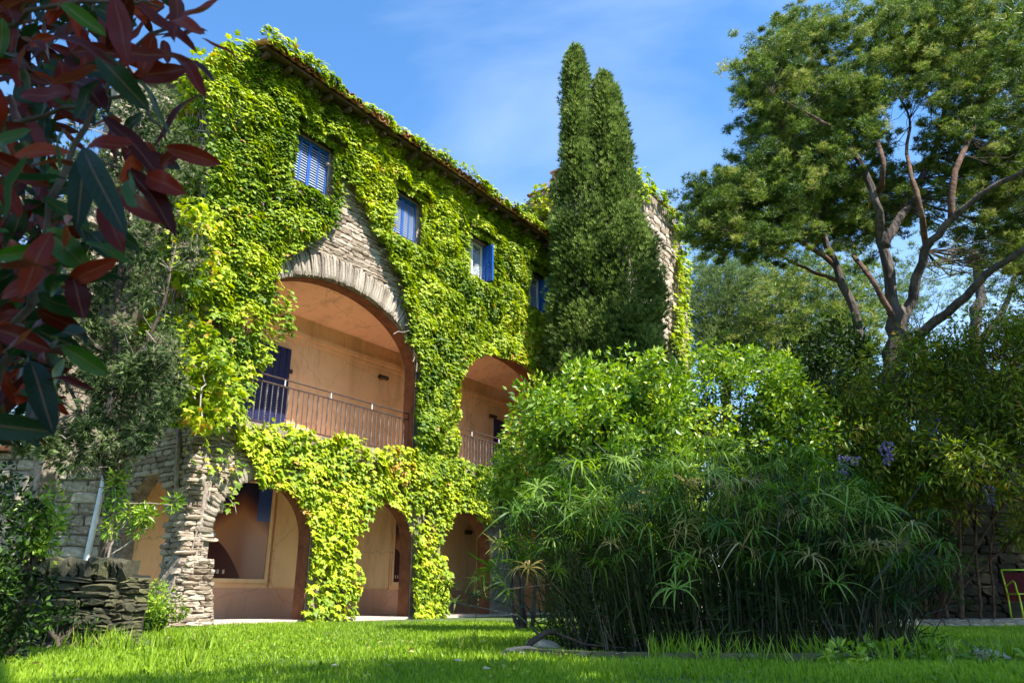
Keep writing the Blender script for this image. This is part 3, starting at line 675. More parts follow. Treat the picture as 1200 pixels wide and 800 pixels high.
def creeper(label, poly, dens, n0=0., bulge=1., holes_=None, stems=(), size=.128, fringe=.25, avoid=True, sparse=0, group=None, seed=0, mat='ivy', extra_base=None):
    poly = [tuple(p) for p in poly]; A = 0
    for i in range(len(poly)): A += poly[i][0]*poly[(i+1) % len(poly)][1]-poly[(i+1) % len(poly)][0]*poly[i][1]
    n = int(abs(A)/2*dens); q = poly_points(poly, n)
    q += np.column_stack([fbm(q, 3.3, 11+seed), fbm(q, 3.3, 12+seed)])*fringe*.6+rng.normal(size=q.shape)*fringe*.18
    q = q[np.argsort(q[:, 0])]
    if sparse: q = q[fbm(q, 1.8, 77+seed) > -1+2*sparse*rng.random(len(q))]
    if avoid:
        keep = np.array([not (in_arch(a, b_, -.13) or in_win(a, b_)) for a, b_ in q]); q = q[keep]
    h, gx, gz, ci = relief(q); vk = rng.random(len(q)) < .16+h*7.0-.22*np.clip(fbm(q, 1.3, 61+seed), 0, 1); q, h, gx, gz, ci = q[vk], h[vk], gx[vk], gz[vk], ci[vk]; m = len(q)
    k = rng.random(m); dpt = .03+(h*bulge*1.35+.03)*(1-.5*k*k)
    nrm = np.column_stack([-gx*1.6, -np.ones(m)*.8, -gz*1.3+.85])+rng.normal(size=(m, 3))*.32
    tip = np.column_stack([rng.normal(size=m)*.45, -.95+rng.normal(size=m)*.35, -.85+rng.normal(size=m)*.3])
    if avoid:
        for a, b_ in WIN:
            near = np.maximum(np.maximum(a-q[:, 0], q[:, 0]-b_), np.maximum(WZ0-q[:, 1], q[:, 1]-WZ1))
            dpt = np.where(near < .22, .03+np.minimum(dpt, .10), dpt)
    pos = np.column_stack([q[:, 0], n0-dpt, q[:, 1]])
    bu, bn, bz = extra_base or (poly[0][0], n0, 0)
    pos -= np.array([bu, bn, bz])
    e = empty('climbing_vine', site(bu, bn, bz), ROT); tag(e, label, 'vine', group)
    hue = .44+(BH[ci]-.5)*.40+fbm(q, .9, 41+seed)*.26+(rng.random(m)-.5)*.55; hue[rng.random(m) < .012] = 1
    hue = np.where(hue < .97, np.clip(hue, 0, .9), hue)
    cloud('foliage', pos, tip, nrm, size*rng.uniform(.6, 1.2, m), *LOBED, M[mat], e, rnd=hue)
    sb = MB((bu, bn, bz))
    for pts, r0 in stems:
        P = []
        for a, c in zip(pts[:-1], pts[1:]): P += wiggle((a[0], n0-.05, a[1]), (c[0], n0-.05, c[1]), 5, .05)[:-1]
        P.append(Vector((pts[-1][0], n0-.06, pts[-1][1]))); sb.tube(P, [r0*(1-.6*i/len(P)) for i in range(len(P))], 5)
    if stems: sb.build('stem', M['twig'], e, True)
    return e
F = lambda *pts: [front(*p) for p in pts]
DENS = 1250
creeper('lime green creeper sheet on the villa corner left of the bare stone strip', F((238, 76), (262, 60), (305, 56), (340, 88), (384, 128), (396, 185), (388, 236), (392, 252), (362, 274), (326, 300), (316, 325), (310, 350), (270, 360), (236, 345), (240, 330), (225, 280), (245, 200)), DENS,
        stems=[([(7.3, .1), (7.35, 1.5), (7.2, 3.2), (7.45, 4.5), (7.3, 6.5), (7.6, 8)], .05), ([(7.5, 3.3), (7.25, 4.6), (7.7, 5.6), (7.4, 7.2)], .035), ([(7.2, 3.0), (7.5, 4.0), (7.15, 5.2)], .04)], seed=1, fringe=.35)
creeper('large creeper sheet over the upper front between the second window and the eave end', F((355, 88), (400, 118), (500, 190), (640, 285), (640, 330), (634, 455), (600, 432), (560, 424), (540, 438), (534, 480), (534, 560), (478, 560), (478, 500), (474, 445), (472, 395), (462, 334), (440, 285), (418, 245), (398, 195), (372, 120)), DENS,
        stems=[([(12.95, .1), (13.05, 2), (12.95, 3.6), (13.1, 5), (13.0, 7.5)], .05)], seed=2, fringe=.2)
creeper('creeper band along the gallery floor with the leafy pier below it between first two arches', F((272, 492), (330, 500), (370, 520), (385, 508), (440, 540), (440, 586), (422, 600), (412, 640), (414, 700), (420, 728), (346, 730), (346, 660), (346, 610), (325, 590), (300, 566), (288, 530), (262, 510)), 560,
        stems=[([(10.0, 0), (10.1, 1.2), (9.95, 2.6), (10.3, 3.3)], .05), ([(10.5, 0), (10.35, 1.3), (10.5, 2.6)], .035), ([(9.9, 0), (10.2, .8), (9.95, 1.7), (10.3, 2.5), (10.0, 3.3)], .03), ([(10.25, 0), (10.15, 1.0), (10.4, 2.0), (10.1, 3.0)], .025), ([(9.0, 3.1), (9.6, 2.9), (10.3, 3.0), (11.2, 2.9), (12.6, 3.0)], .03), ([(8.2, 3.3), (9.2, 3.2), (10.4, 3.4)], .03)], n0=0, bulge=.8, seed=3, size=.15, sparse=.5, fringe=.33)
creeper('creeper on the pier between the second and third ground arches, reaching the citrus bush', F((440, 525), (480, 528), (530, 545), (600, 548), (640, 560), (640, 610), (580, 612), (545, 600), (520, 605), (510, 640), (516, 690), (526, 724), (468, 724), (470, 680), (468, 640), (456, 604), (436, 590)), 560,
        stems=[([(12.8, 0), (12.9, 1.3), (12.8, 2.6)], .045), ([(13.2, 0), (13.1, 1.4), (13.3, 2.6)], .03)], n0=0, bulge=.75, seed=4, size=.145, sparse=.48, fringe=.3)
creeper('curtain of creeper shoots hanging across the left end of the first gallery arch', F((222, 330), (300, 322), (322, 316), (338, 345), (333, 368), (326, 396), (306, 412), (288, 440), (276, 492), (240, 500), (222, 470)), 560, n0=-.06, seed=15, avoid=False, sparse=.55, fringe=.35, size=.14,
        stems=[([(7.25, 3.3), (7.35, 4.4), (7.2, 5.6), (7.5, 6.8)], .07), ([(7.5, 3.4), (7.3, 4.8), (7.6, 6.0)], .05), ([(7.15, 3.2), (7.5, 4.0), (7.45, 5.2), (7.9, 6.3)], .035), ([(7.6, 3.6), (7.75, 4.8), (7.7, 6.2)], .03), ([(8.0, 6.6), (7.9, 5.6), (7.6, 4.6)], .018)])
creeper('sparse creeper shoots hanging over the bare corner pier and first ground arch', F((205, 495), (300, 500), (305, 560), (280, 560), (262, 600), (250, 560), (215, 540), (205, 520)), 60, seed=5, avoid=False,
        stems=[([(7.2, 0), (7.25, 1.2), (7.5, 2.6), (7.9, 3.3)], .022), ([(7.45, 0), (7.42, 1.4), (7.35, 2.7), (7.6, 3.4)], .018), ([(7.8, 3.3), (8.1, 2.6), (7.8, 2.2), (8.0, 1.8)], .014), ([(8.0, 3.3), (8.3, 2.55), (8.7, 2.3)], .015), ([(7.3, 2.9), (7.7, 3.0), (8.2, 2.9)], .03), ([(7.0, 3.5), (7.6, 3.35), (8.6, 3.4)], .035)])
ev = creeper('creeper running along the roof edge above the tiles', [(U0-.3, 10.92), (9.5, 10.95), (14, 10.98), (19.5, 10.98), (19.5, 11.12), (15, 11.20), (12.6, 11.14), (10.8, 11.08), (9.0, 11.10), (8.2, 11.22), (U0-.3, 11.22)], 800, n0=-.58, bulge=.7, avoid=False, sparse=.70, seed=6, fringe=.16)
creeper('creeper patches climbing the sunlit edge of the stone tower', [front(*p, TN) for p in ((738, 196), (752, 205), (798, 262), (797, 440), (782, 440), (780, 400), (788, 330), (784, 300), (786, 262), (752, 222), (746, 240), (738, 240))], 190, n0=TN, bulge=1.3, avoid=False, seed=7, size=.18, fringe=.5,
        stems=[([(26.9, 3), (27.0, 9), (26.7, 13)], .04)])
tuf = empty('climbing_vine', site(T0, 2.6, 14.6), ROT); tag(tuf, 'creeper tuft on the far top corner of the tower just above the villa roof', 'vine')
cc = np.column_stack([rng.uniform(-.35, -.02, 34), rng.uniform(-.9, .7, 34), rng.uniform(-1.6, 1.15, 34)])
clumps_cloud('foliage', cc, rng.uniform(.2, .36, 34), 30, .17, LOBED, M['ivy'], tuf, up=.8, droop=.5, shade=.3)
tg = MB()
for k in range(4): tg.tube(wiggle((-.05, -.6+.35*k, -4), (-.08, -.5+.3*k, 1), 7, .1), .03, 5, False)
tg.build('stem', M['twig'], tuf)
creeper('dark shaded creeper on the lower stone tower behind the cypresses', [(T0, 2.5), (T1, 2.5), (T1, 7.6), (T0, 8.5)], 70, n0=TN, avoid=False, seed=9, size=.24)
# dried vine tangle below the eave by the tower
dv = empty('dry_vine', site(18.4, -.2, 10.6), ROT); tag(dv, 'dead brown vine tangle hanging under the eave beside the cypress', 'vine')
n = 900; d = sphere_dirs(n)*rng.random((n, 1))**.4*np.array([.55, .25, .65])
cloud('dry_leaves', d+np.array([0, 0, -.2]), rng.normal(size=(n, 3)), rng.normal(size=(n, 3)), .12, *OVAL, leafy('dead_leaf', [(0, (.12, .07, .045)), (1, (.42, .32, .24))], .2), dv)
tg = MB()
for k in range(26): tg.tube(wiggle((rng.uniform(-.6, .6), rng.uniform(-.2, .1), .4), (rng.uniform(-.6, .7), rng.uniform(-.3, .1), rng.uniform(-1.3, -.2)), 5, .12), .009, 4, False)
tg.build('tangled_stems', M['twig'], dv)['kind'] = 'stuff'
# pale dangling twigs by the arch springing and gallery
dt = empty('bare_vine', site(12.3, -.15, 6.3), ROT); tag(dt, 'bare pale vine twigs dangling at the right springing of the first gallery arch', 'vine')
tg = MB()
for a, c in (((.1, 0, .3), (-1.0, -.2, -.25)), ((.1, 0, .4), (-.1, -.1, -.9)), ((0, 0, .5), (-.6, -.15, .1)), ((.1, 0, .6), (.15, -.1, -.4)), ((0, 0, .2), (-.25, -.12, -.7)), ((-.5, 0, .5), (-.35, -.1, .0))): tg.tube(wiggle(a, c, 6, .05), .010, 4)
tg.build('twig', M['twig'], dt)

# ------------------------------------------------------------------ shrubs and trees
def ellipsoid_clumps(c, rx, ry, rz, n, zmin=None, inner=.6):
    d = sphere_dirs(n); rr = inner+(1-inner)*rng.random((n, 1)); p = np.array(c)+d*rr*np.array([rx, ry, rz])
    p += np.column_stack([fbm(p, 2.5, 3), fbm(p, 2.5, 4), fbm(p, 2.5, 5)])*.42*min(rx, rz)
    if zmin is not None: p = p[p[:, 2] > zmin]
    return p
def shrub(name, label, cat, base, lobes, per, size, tmpl, mat, cr=.22, dens=26, twig='darktwig', ntr=5, group=None, **kw):
    base = Vector(base); e = empty(name, base); tag(e, label, cat, group)
    cen = np.vstack([ellipsoid_clumps(Vector(c)-base, rx, ry, rz, int(dens*(rx*ry+rx*rz+ry*rz)/.75), .12-base.z) for c, rx, ry, rz in lobes])
    if len(cen) > 60:                                        # young shoots standing out of the outline
        top = cen[rng.integers(0, len(cen), len(cen)//5)]; cc_ = np.mean([np.array(Vector(c)-base) for c, *_ in lobes], 0)
        o_ = unit(top-cc_)+np.array([0, -.2, .8]); cen = np.vstack([cen]+[top+unit(o_)*k for k in (.16, .30)])
        cen = cen[fbm(cen, 3.2, 9) > -.55]
    clumps_cloud('foliage', cen, cr*rng.uniform(.45, 1.35, len(cen)), per, size, tmpl, mat, e, **kw)
    limbs = []
    for k in range(ntr):
        c = Vector(lobes[k % len(lobes)][0])-base; c += Vector((random.uniform(-.5, .5), random.uniform(-.3, .3), random.uniform(-.1, .3)))*lobes[k % len(lobes)][1]
        s = Vector((random.uniform(-.15, .15), random.uniform(-.15, .15), -.03)); limbs.append((wiggle(s, c, 4, .07), .035, .012))
    tree_frame('stem', limbs, M[twig], e, 6)
    reach('twigs', limbs, cen, M[twig], e, .008, 2.5)
    return e
# two cypresses side by side
def cypress(label, base, h, rmax, lean, seed, kp):
    e = empty('cypress_tree', base); tag(e, label, 'tree', 'pair of tall cypresses')
    r = np.random.default_rng(seed); n = kp
    t_ = r.random(n)**.85; prof = np.clip(1-t_, 0, 1)**.46*(.80+.35*np.sin(np.pi*np.clip(t_*1.2, 0, 1))); 
    z = .4+t_*(h-.5); a = r.random(n)*6.283
    rad = rmax*prof*(.84+.34*fbm(np.column_stack([np.cos(a)*1.6, np.sin(a)*1.6, z*.9]), 1.8, seed))*(r.uniform(.72, 1.0, n))
    cen = np.column_stack([rad*np.cos(a)+lean*t_, rad*np.sin(a), z])
    per = 46; m = n*per; ci = np.repeat(np.arange(n), per); sz = r.uniform(.6, 1.35, n)
    d = sphere_dirs(m); rr = .45+.55*r.random(m)**.5; off = d*rr[:, None]*np.array([.21, .21, .50])*sz[ci][:, None]; off[:, :2] *= np.clip(1.25-off[:, 2:]/.9, .4, 1.5); pos = cen[ci]+off
    outw = np.column_stack([np.cos(a), np.sin(a), np.zeros(n)])[ci]
    cloud('foliage', pos, np.column_stack([outw[:, :2]*.55+d[:, :2]*.3, np.ones(m)]), outw+d*.5, .15*r.uniform(.7, 1.3, m), *SPRAY, M['cypress'], e, rnd=.45+(r.random(n)[ci]-.5)*.7+(r.random(m)-.5)*.5)
    MB().tube([(0, 0, -.05), (.03, 0, h*.4), (lean*.7, 0, h*.8), (lean, 0, h*.97)], [.25, .18, .08, .015], 8).build('trunk', M['bark'], e, True)
cypress('taller left cypress of the pair beside the villa, tip leaning left', (2.22, 20.3, 0), 17.5, 1.45, -.14, 5, 860)
cypress('shorter right cypress of the pair, wider and in front of the tower', (3.38, 20.4, 0), 16.6, 1.85, -.38, 6, 980)
cypress('low cypress bough mass filling the right foot of the cypress pair', (3.95, 19.9, 0), 8.2, .95, -.35, 7, 340)

# main umbrella pine on the right
def pine(label, Y0, limbs_px, crown_px, ncl, per, size, dY=4.0, mat='pine', bark='bark', cr=.5, group=None, base_px=None, seedn=1, twr=.03, wdt=None, flat=.55):
    bp_ = at(*base_px, Y0); base = Vector((bp_.x, bp_.y, 0)); e = empty('pine_tree', base); tag(e, label, 'tree', group)
    limbs = []
    for pts, r0, r1 in limbs_px: limbs.append(([at(p[0], p[1], Y0+(p[2] if len(p) > 2 else 0))-base for p in pts], r0, r1))
    tree_frame('trunk', limbs[:1], M[bark], e, 12)
    if len(limbs) > 1: 
        for l_ in limbs[1:]: tree_frame('branch', [l_], M[bark if l_[1] > .1 else 'redbark'], e, 8)
    cs = []
    for poly, cnt, dd in crown_px:
        q = poly_points(poly, int(cnt*1.6)); q = q[fbm(q/60., 1.4, seedn) > -.22-.22*rng.random(len(q))][:cnt]
        for px, py in q: cs.append(np.array(at(px, py, Y0+rng.uniform(*dd))-base))
    cen = np.array(cs)
    k_ = 5; sub = np.repeat(cen, k_, 0)+rng.normal(size=(len(cen)*k_, 3))*np.array([cr*1.1, cr*1.1, cr*.6])
    clumps_cloud('foliage', sub, cr*.48*rng.uniform(.4, 1.5, len(sub)), max(8, per//k_), size, NEEDLES, M[mat], e, up=.6, flat=.7, jitter=.5, shade=.45, shell=.1, tipmode='up')
    reach('twigs', limbs, cen, M['darktwig'], e, twr, 4.2)
    return e
pine('great umbrella pine with several spreading trunks at the right', 15.5,
 [([(1043, 560), (1046, 500), (1044, 446), (1050, 404), (1050, 364)], 0.294, 0.203),
  ([(1050, 380), (1040, 320), (1033, 282), (1027, 235, -.5), (997, 176, 0), (971, 147, .8), (958, 118, 1.2), (935, 95, 1.5)], 0.152, 0.028),
  ([(1036, 290), (1050, 262), (1074, 223, 1), (1097, 170, 1.5), (1109, 117, 2), (1128, 70, 1.5), (1118, 30, 2)], 0.124, 0.028),
  ([(1052, 385), (1068, 352), (1085, 294, -.5), (1115, 258, -1), (1156, 223, -1.5), (1215, 195, -2)], 0.141, 0.045),
  ([(1046, 420), (1066, 405, -.3), (1085, 385, -.8), (1132, 347, -1.5), (1165, 315, -2), (1220, 278, -2.5)], 0.135, 0.056),
  ([(1085, 294), (1078, 240, -1), (1062, 180, 0), (1066, 140, 1), (1045, 100, 1.5)], 0.079, 0.017),
  ([(1115, 258, -1), (1120, 200, -1), (1150, 130, 0), (1158, 90, 1), (1185, 40, 1)], 0.085, 0.022),
  ([(1027, 235), (1035, 190, -1), (1020, 140, 1), (1028, 105, 1.5), (1008, 60, 1.5)], 0.074, 0.017),
  ([(1018, 560, .3), (1022, 490, .3), (1018, 446, .3), (1006, 382, .3), (980, 317, .5), (962, 265, .5), (956, 255, .5), (944, 211, 0), (930, 160, 0)], 0.158, 0.028),
  ([(978, 310, .5), (950, 290, .3), (921, 276, 0), (890, 276, -.5), (850, 270, -1), (820, 262, -1)], 0.068, 0.017),
  ([(985, 330, .5), (945, 315, 1), (900, 290, 1.5), (860, 245, 1.5)], 0.056, 0.011),
  ([(956, 255, .3), (925, 240, 0), (890, 225, 0), (850, 230, 0)], 0.056, 0.011),
  ([(971, 147, -1.5), (940, 130, -1), (905, 110, -1)], 0.045, 0.011),
  ([(1000, 300, .5), (1020, 325, -.5), (1045, 370, -.5)], 0.045, 0.068)],
 [([(815, 236), (832, 224), (855, 212), (880, 195), (930, 190), (950, 260), (930, 292), (880, 300), (840, 292), (822, 262)], 175, (-1.0, 2.0)),
  ([(872, 150), (876, 95), (890, 55), (915, 25), (950, 8), (1000, 14), (1050, 6), (1080, 80), (1060, 150), (1000, 190), (940, 210), (895, 200)], 290, (-.9, 2.4)),
  ([(1050, 0), (1100, -30), (1240, -60), (1240, 200), (1170, 190), (1110, 170), (1060, 140)], 290, (-.8, 2.6)),
  ([(1110, 180), (1240, 190), (1240, 330), (1190, 330), (1150, 290), (1120, 240)], 120, (0, 2.6)),
  ([(940, 210), (1110, 190), (1110, 280), (1010, 300), (950, 280)], 110, (.6, 2.8))],
 700, 160, .13, base_px=(1045, 560), cr=.34, seedn=4, twr=.010)
# pines further back
def far_pine(label, base_px, Y0, trunk, polys, per=46, mat='farpine', size=.26, cr=.75, seedn=1):
    pine(label, Y0, trunk, polys, 0, per, size, mat=mat, base_px=base_px, cr=cr, group='pines standing behind the garden', seedn=seedn, twr=.014)
far_pine('pale green pine far behind, between tower and great pine', (850, 520), 33, [([(850, 520), (852, 450), (848, 395), (855, 350)], .30, .10), ([(850, 400), (825, 370), (812, 350)], .10, .04)],
         [([(800, 330), (830, 308), (870, 305), (900, 320), (905, 380), (880, 420), (830, 425), (800, 400)], 230, (-2, 3))], seedn=8)
far_pine('dense green pine standing behind the thinner pine trunk', (945, 520), 30, [([(945, 520), (948, 440), (940, 380), (935, 330)], .28, .08), ([(944, 420), (975, 380), (1000, 350)], .1, .03)],
         [([(880, 330), (920, 312), (985, 315), (1025, 335), (1020, 400), (1000, 450), (930, 460), (880, 430)], 260, (-2, 3))], seedn=9, mat='pine')
far_pine('dark trunked pine behind the great pine at the right edge', (1150, 520), 28, [([(1155, 520), (1150, 440), (1142, 375), (1150, 340), (1140, 290)], .30, .16), ([(1150, 400), (1178, 360), (1190, 320)], .16, .08)],
         [([(1090, 250), (1240, 240), (1240, 330), (1180, 330), (1100, 320)], 40, (0, 3))], seedn=10, mat='pine')
far_pine('low pale pine in the gap between the two big pine trunks', (1085, 520), 40, [([(1085, 520), (1080, 450), (1082, 400)], .3, .1)],
         [([(940, 380), (960, 330), (1040, 300), (1120, 330), (1240, 350), (1240, 480), (940, 480)], 300, (-2, 4))], seedn=11)
# far wood closing the view low down
fw_e = []
wp = np.column_stack([rng.uniform(-16, 46, 420), rng.uniform(44, 54, 420), rng.uniform(.5, 9, 420)])
wp[:, 2] *= .75+.25*fbm(wp[:, :2], .25, 2)
o = clumps_cloud('far_wood', wp, rng.uniform(.8, 1.6, 420), 60, .5, SPRAY, M['farpine'], None, up=.5, shade=.4); tag(o, 'far green wood closing the view behind the garden', 'wood', kind='stuff')

# grey-green juniper/cypress in front of the villa side, left
def left_tree():
    base = at(122, 655, 10.2); base = Vector((base.x, base.y, 0)); e = empty('juniper_tree', base)
    tag(e, 'loose grey green juniper with thin dark trunk in front of the villa side wall', 'tree')
    A = lambda px, py, Y=10.2: at(px, py, Y)-base
    limbs = [([A(118, 735), A(122, 655), A(128, 590), A(124, 520), (A(132, 440)), A(140, 340), A(150, 230), A(165, 130)], .09, .03),
             ([A(126, 560), A(110, 520), A(90, 470), A(60, 420)], .05, .015), ([A(124, 520), A(100, 500, 9.8), A(75, 500, 9.6), A(40, 515, 9.4)], .035, .012),
             ([A(132, 440), A(165, 410), A(190, 360), A(200, 300)], .05, .015), ([A(132, 430), A(95, 360), A(70, 280)], .045, .012), ([A(126, 540), A(150, 500), A(175, 480)], .03, .01),
             ([A(140, 340), A(175, 270), A(205, 200)], .035, .01)]
    tree_frame('trunk', limbs[:1], M['darktwig'], e, 8); tree_frame('branch', limbs[1:], M['darktwig'], e, 6)
    cs = []
    for poly, cnt in (([(20, 130), (200, 110), (235, 200), (240, 300), (205, 340), (215, 420), (190, 530), (100, 545), (40, 530), (0, 500), (0, 150)], 520),
                      ([(100, 400), (200, 420), (205, 480), (180, 530), (120, 520)], 70), ([(30, 470), (130, 480), (120, 545), (60, 540), (10, 520)], 24)):
        q = poly_points(poly, cnt); q = q[fbm(q/34., 1.9, 21) > -.22]
        for px, py in q: cs.append(np.array(at(px, py, rng.uniform(9.3, 11.6))-base))
    cen = np.array(cs)
    clumps_cloud('foliage', cen, rng.uniform(.10, .26, len(cen)), 60, .095, SPRAY, M['juniper'], e, up=.5, droop=.2, shade=.4, shell=.2, jitter=.6)
    reach('twigs', limbs, cen, M['twig'], e, .012, 3)
left_tree()
# small feathery branch in front of the end arch
sb_ = empty('pine_sapling', (-5.75, 9.8, 0)); tag(sb_, 'spindly young pine with tufted bright needles in front of the small end arch', 'tree')
b_ = Vector((-5.75, 9.8, 0)); A = lambda px, py: at(px, py, 9.8)-b_
lm = [([A(118, 740), A(120, 700), A(130, 640), A(150, 610), A(165, 595)], .025, .008), ([A(130, 650), A(145, 640), A(165, 625), (A(172, 618))], .012, .006), ([A(128, 600), A(140, 590), A(185, 590), A(200, 592)], .012, .006), ([A(124, 640), A(134, 600), A(135, 570)], .012, .006)]
tree_frame('stem', lm, M['twig'], sb_, 5)
cen = np.array([A(*p) for p in ((135, 570), (140, 585), (132, 600), (165, 610), (175, 605), (160, 620), (170, 600), (203, 590), (130, 620), (150, 600), (138, 560))])
clumps_cloud('needles', cen, np.full(len(cen), .10), 60, .11, SLIM, M['citrus'], sb_, up=.3, shell=.1)

# bright vine shoots on the villa side (left of the corner)
creeper_side = empty('climbing_vine', site(U0, .4, 3.5), ROT); tag(creeper_side, 'loose lime creeper shoots trailing left from the villa corner over the juniper', 'vine')
cs = []
for poly, cnt in (([(185, 380), (250, 370), (275, 430), (262, 500), (200, 490), (180, 440)], 46), ([(190, 250), (245, 240), (260, 330), (215, 345)], 18), ([(150, 440), (200, 430), (205, 450), (150, 460)], 5)):
    for px, py in poly_points(poly, cnt): cs.append(site(0, 0)*0+at(px, py, rng.uniform(10.9, 12.0)))
for k in range(150): cs.append(site(U0-.12-.2*random.random(), random.uniform(-.1, 2.4), random.uniform(4.2, 11.3)))
inv = (Matrix.Translation(site(U0, .4, 3.5)) @ Matrix.Rotation(ROT, 4, 'Z')).inverted()
cen = np.array([inv @ c for c in cs])
clumps_cloud('foliage', cen, rng.uniform(.12, .26, len(cen)), 34, .13, LOBED, M['ivy'], creeper_side, up=.8, droop=.5, shade=.3)
st = MB()
for k in range(0, len(cen)-1, 2): st.tube(wiggle(cen[k], cen[min(k+3, len(cen)-1)], 5, .08), .014, 4, False)
for p in (((7.2, .1, .1), (7.05, .5, 3.2)), ((7.1, .3, 3.0), (6.9, .6, 5.2)), ((7.0, .5, 4.8), (6.8, .9, 7.2)), ((6.95, .3, 3.3), (6.6, 1.1, 6.0))):
    st.tube([Vector(q)-Vector((U0, .4, 3.5)) for q in wiggle(*p, 8, .12)], .045, 6)
st.build('stem', M['twig'], creeper_side, True)

# citrus bush in front of the far arches
c0 = at(700, 735, 10.2); c0.z = 0
Lb = lambda px, py, Y, rx, ry, rz: (tuple(at(px, py, Y)), rx, ry, rz)
shrub('citrus_bush', 'broad bright yellow green citrus bush in front of the right gallery arch', 'shrub', c0,
      [Lb(705, 520, 10.2, .95, .9, 1.2), Lb(745, 500, 10.4, .8, .8, .9), Lb(660, 520, 10, .5, .6, .6), Lb(715, 455, 10.5, .55, .5, .5), Lb(670, 470, 10.4, .45, .4, .45)], 48, .10, OVAL, M['citrus'], cr=.20, dens=38, up=.5, shade=.35)
c1 = at(615, 735, 11.2); c1.z = 0
shrub('citrus_bush', 'smaller citrus bush growing against the arcade left of the broad one', 'shrub', c1,
      [Lb(612, 575, 11.2, .5, .5, .6), Lb(580, 575, 11.3, .3, .3, .3), Lb(600, 530, 11.2, .26, .3, .26)], 44, .085, OVAL, M['citrus'], cr=.18, dens=38, up=.5, shade=.35)
c2 = at(870, 735, 12.5); c2.z = 0
shrub('leafy_bush', 'tall open yellow green bush between the citrus and the wisteria', 'shrub', c2,
      [Lb(860, 470, 12.5, 1.1, .9, .95), Lb(820, 500, 12.2, .8, .8, .8), Lb(905, 450, 12.8, .55, .5, .6), Lb(930, 520, 12.8, 1.2, .8, 1.0)], 42, .10, OVAL, M['citrus'], cr=.22, dens=27, up=.5, shade=.4)
c3 = at(960, 735, 14.5); c3.z = 0
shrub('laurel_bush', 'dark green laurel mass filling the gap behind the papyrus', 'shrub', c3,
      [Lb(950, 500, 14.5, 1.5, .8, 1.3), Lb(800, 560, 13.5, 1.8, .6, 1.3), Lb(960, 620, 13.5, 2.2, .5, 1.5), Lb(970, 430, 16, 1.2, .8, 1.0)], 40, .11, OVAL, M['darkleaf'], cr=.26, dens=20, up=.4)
# wisteria over the garden wall
wc = at(1080, 700, 14.6); wc.z = 0
wst = shrub('wisteria', 'wide dark wisteria canopy over the garden wall with a few violet flower clusters', 'climber', wc,
      [Lb(1010, 520, 13, 1.3, 1.1, .85), Lb(1080, 480, 13.5, 1.6, 1.4, .9), Lb(1160, 450, 13.5, 1.6, 1.4, 1.0), Lb(1210, 400, 14, 1.2, 1.1, .8), Lb(1150, 530, 12.6, 1.7, 1.2, .5), Lb(1190, 545, 11.8, 1.5, 1.0, .35), Lb(1090, 575, 13.2, .8, .5, .7), Lb(1210, 600, 13.8, .6, .4, .5), Lb(1210, 510, 12.2, 1.2, 1.0, .8), Lb(1110, 420, 14.5, .9, .8, .5), Lb(1120, 470, 14.6, 2.4, 1.3, .5), Lb(1230, 480, 14, 1.6, 2.0, .7)],
      46, .13, SLIM, M['wisteria'], cr=.27, dens=22, up=.8, droop=.5, twig='redbark', ntr=9, shade=.35)
fm = None
for k, (px, py) in enumerate(((1158, 568), (1187, 552), (1036, 522), (988, 533), (1001, 534), (985, 550), (1137, 491), (1096, 489), (1040, 516), (1092, 500))):
    p = at(px, py, 11.7 if py > 510 else 12.3)
    if fm is None:
        n = 70; t_ = rng.random(n); a = rng.random(n)*6.28; rr = .055*(1-t_*.8)
        pos = np.column_stack([rr*np.cos(a), rr*np.sin(a), -t_*.30]); fo = cloud('flower_cluster', pos, np.column_stack([np.cos(a), np.sin(a), -.5*np.ones(n)]), rng.normal(size=(n, 3)), .045, OVAL[0], OVAL[1], M['flower'], wst); fm = fo.data
    else: fo = link('flower_cluster', fm, wst); fo['kind'] = 'stuff'
    fo.location = p-wc; fo.scale = (1, 1, .5 if k in (4, 6, 7) else 1)
# woody wisteria trunks against the wall
tr = []
for px, r0 in ((1128, .05), (1110, .035), (1150, .03), (1085, .03), (1165, .025)):
    tr.append((wiggle(at(px, 727, 14.2)-wc, at(px+random.uniform(-25, 25), 500, 13.8)-wc, 6, .10), r0, r0*.6))
tree_frame('trunk', tr, M['redbark'], wst, 7)
# garden wall behind it
gw = empty('garden_wall', (4.5, 16.2, 0), 0); tag(gw, 'old stone garden wall under the wisteria, deep shade put into its colour', 'wall')
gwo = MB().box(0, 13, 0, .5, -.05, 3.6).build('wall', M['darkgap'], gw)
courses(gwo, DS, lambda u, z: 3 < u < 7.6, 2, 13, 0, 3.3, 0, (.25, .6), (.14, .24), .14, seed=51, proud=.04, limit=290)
# path edging
ed = empty('path_edging', (4.6, 12.9, 0)); tag(ed, 'row of pale kerb stones along the front of the shaded gravel path', 'kerb')
for k in range(22): link('kerb_stone', random.choice(PS), ed, (.2+k*.4, 0, .045), (0, 0, random.uniform(-.05, .05)), (.39, .14, .12))

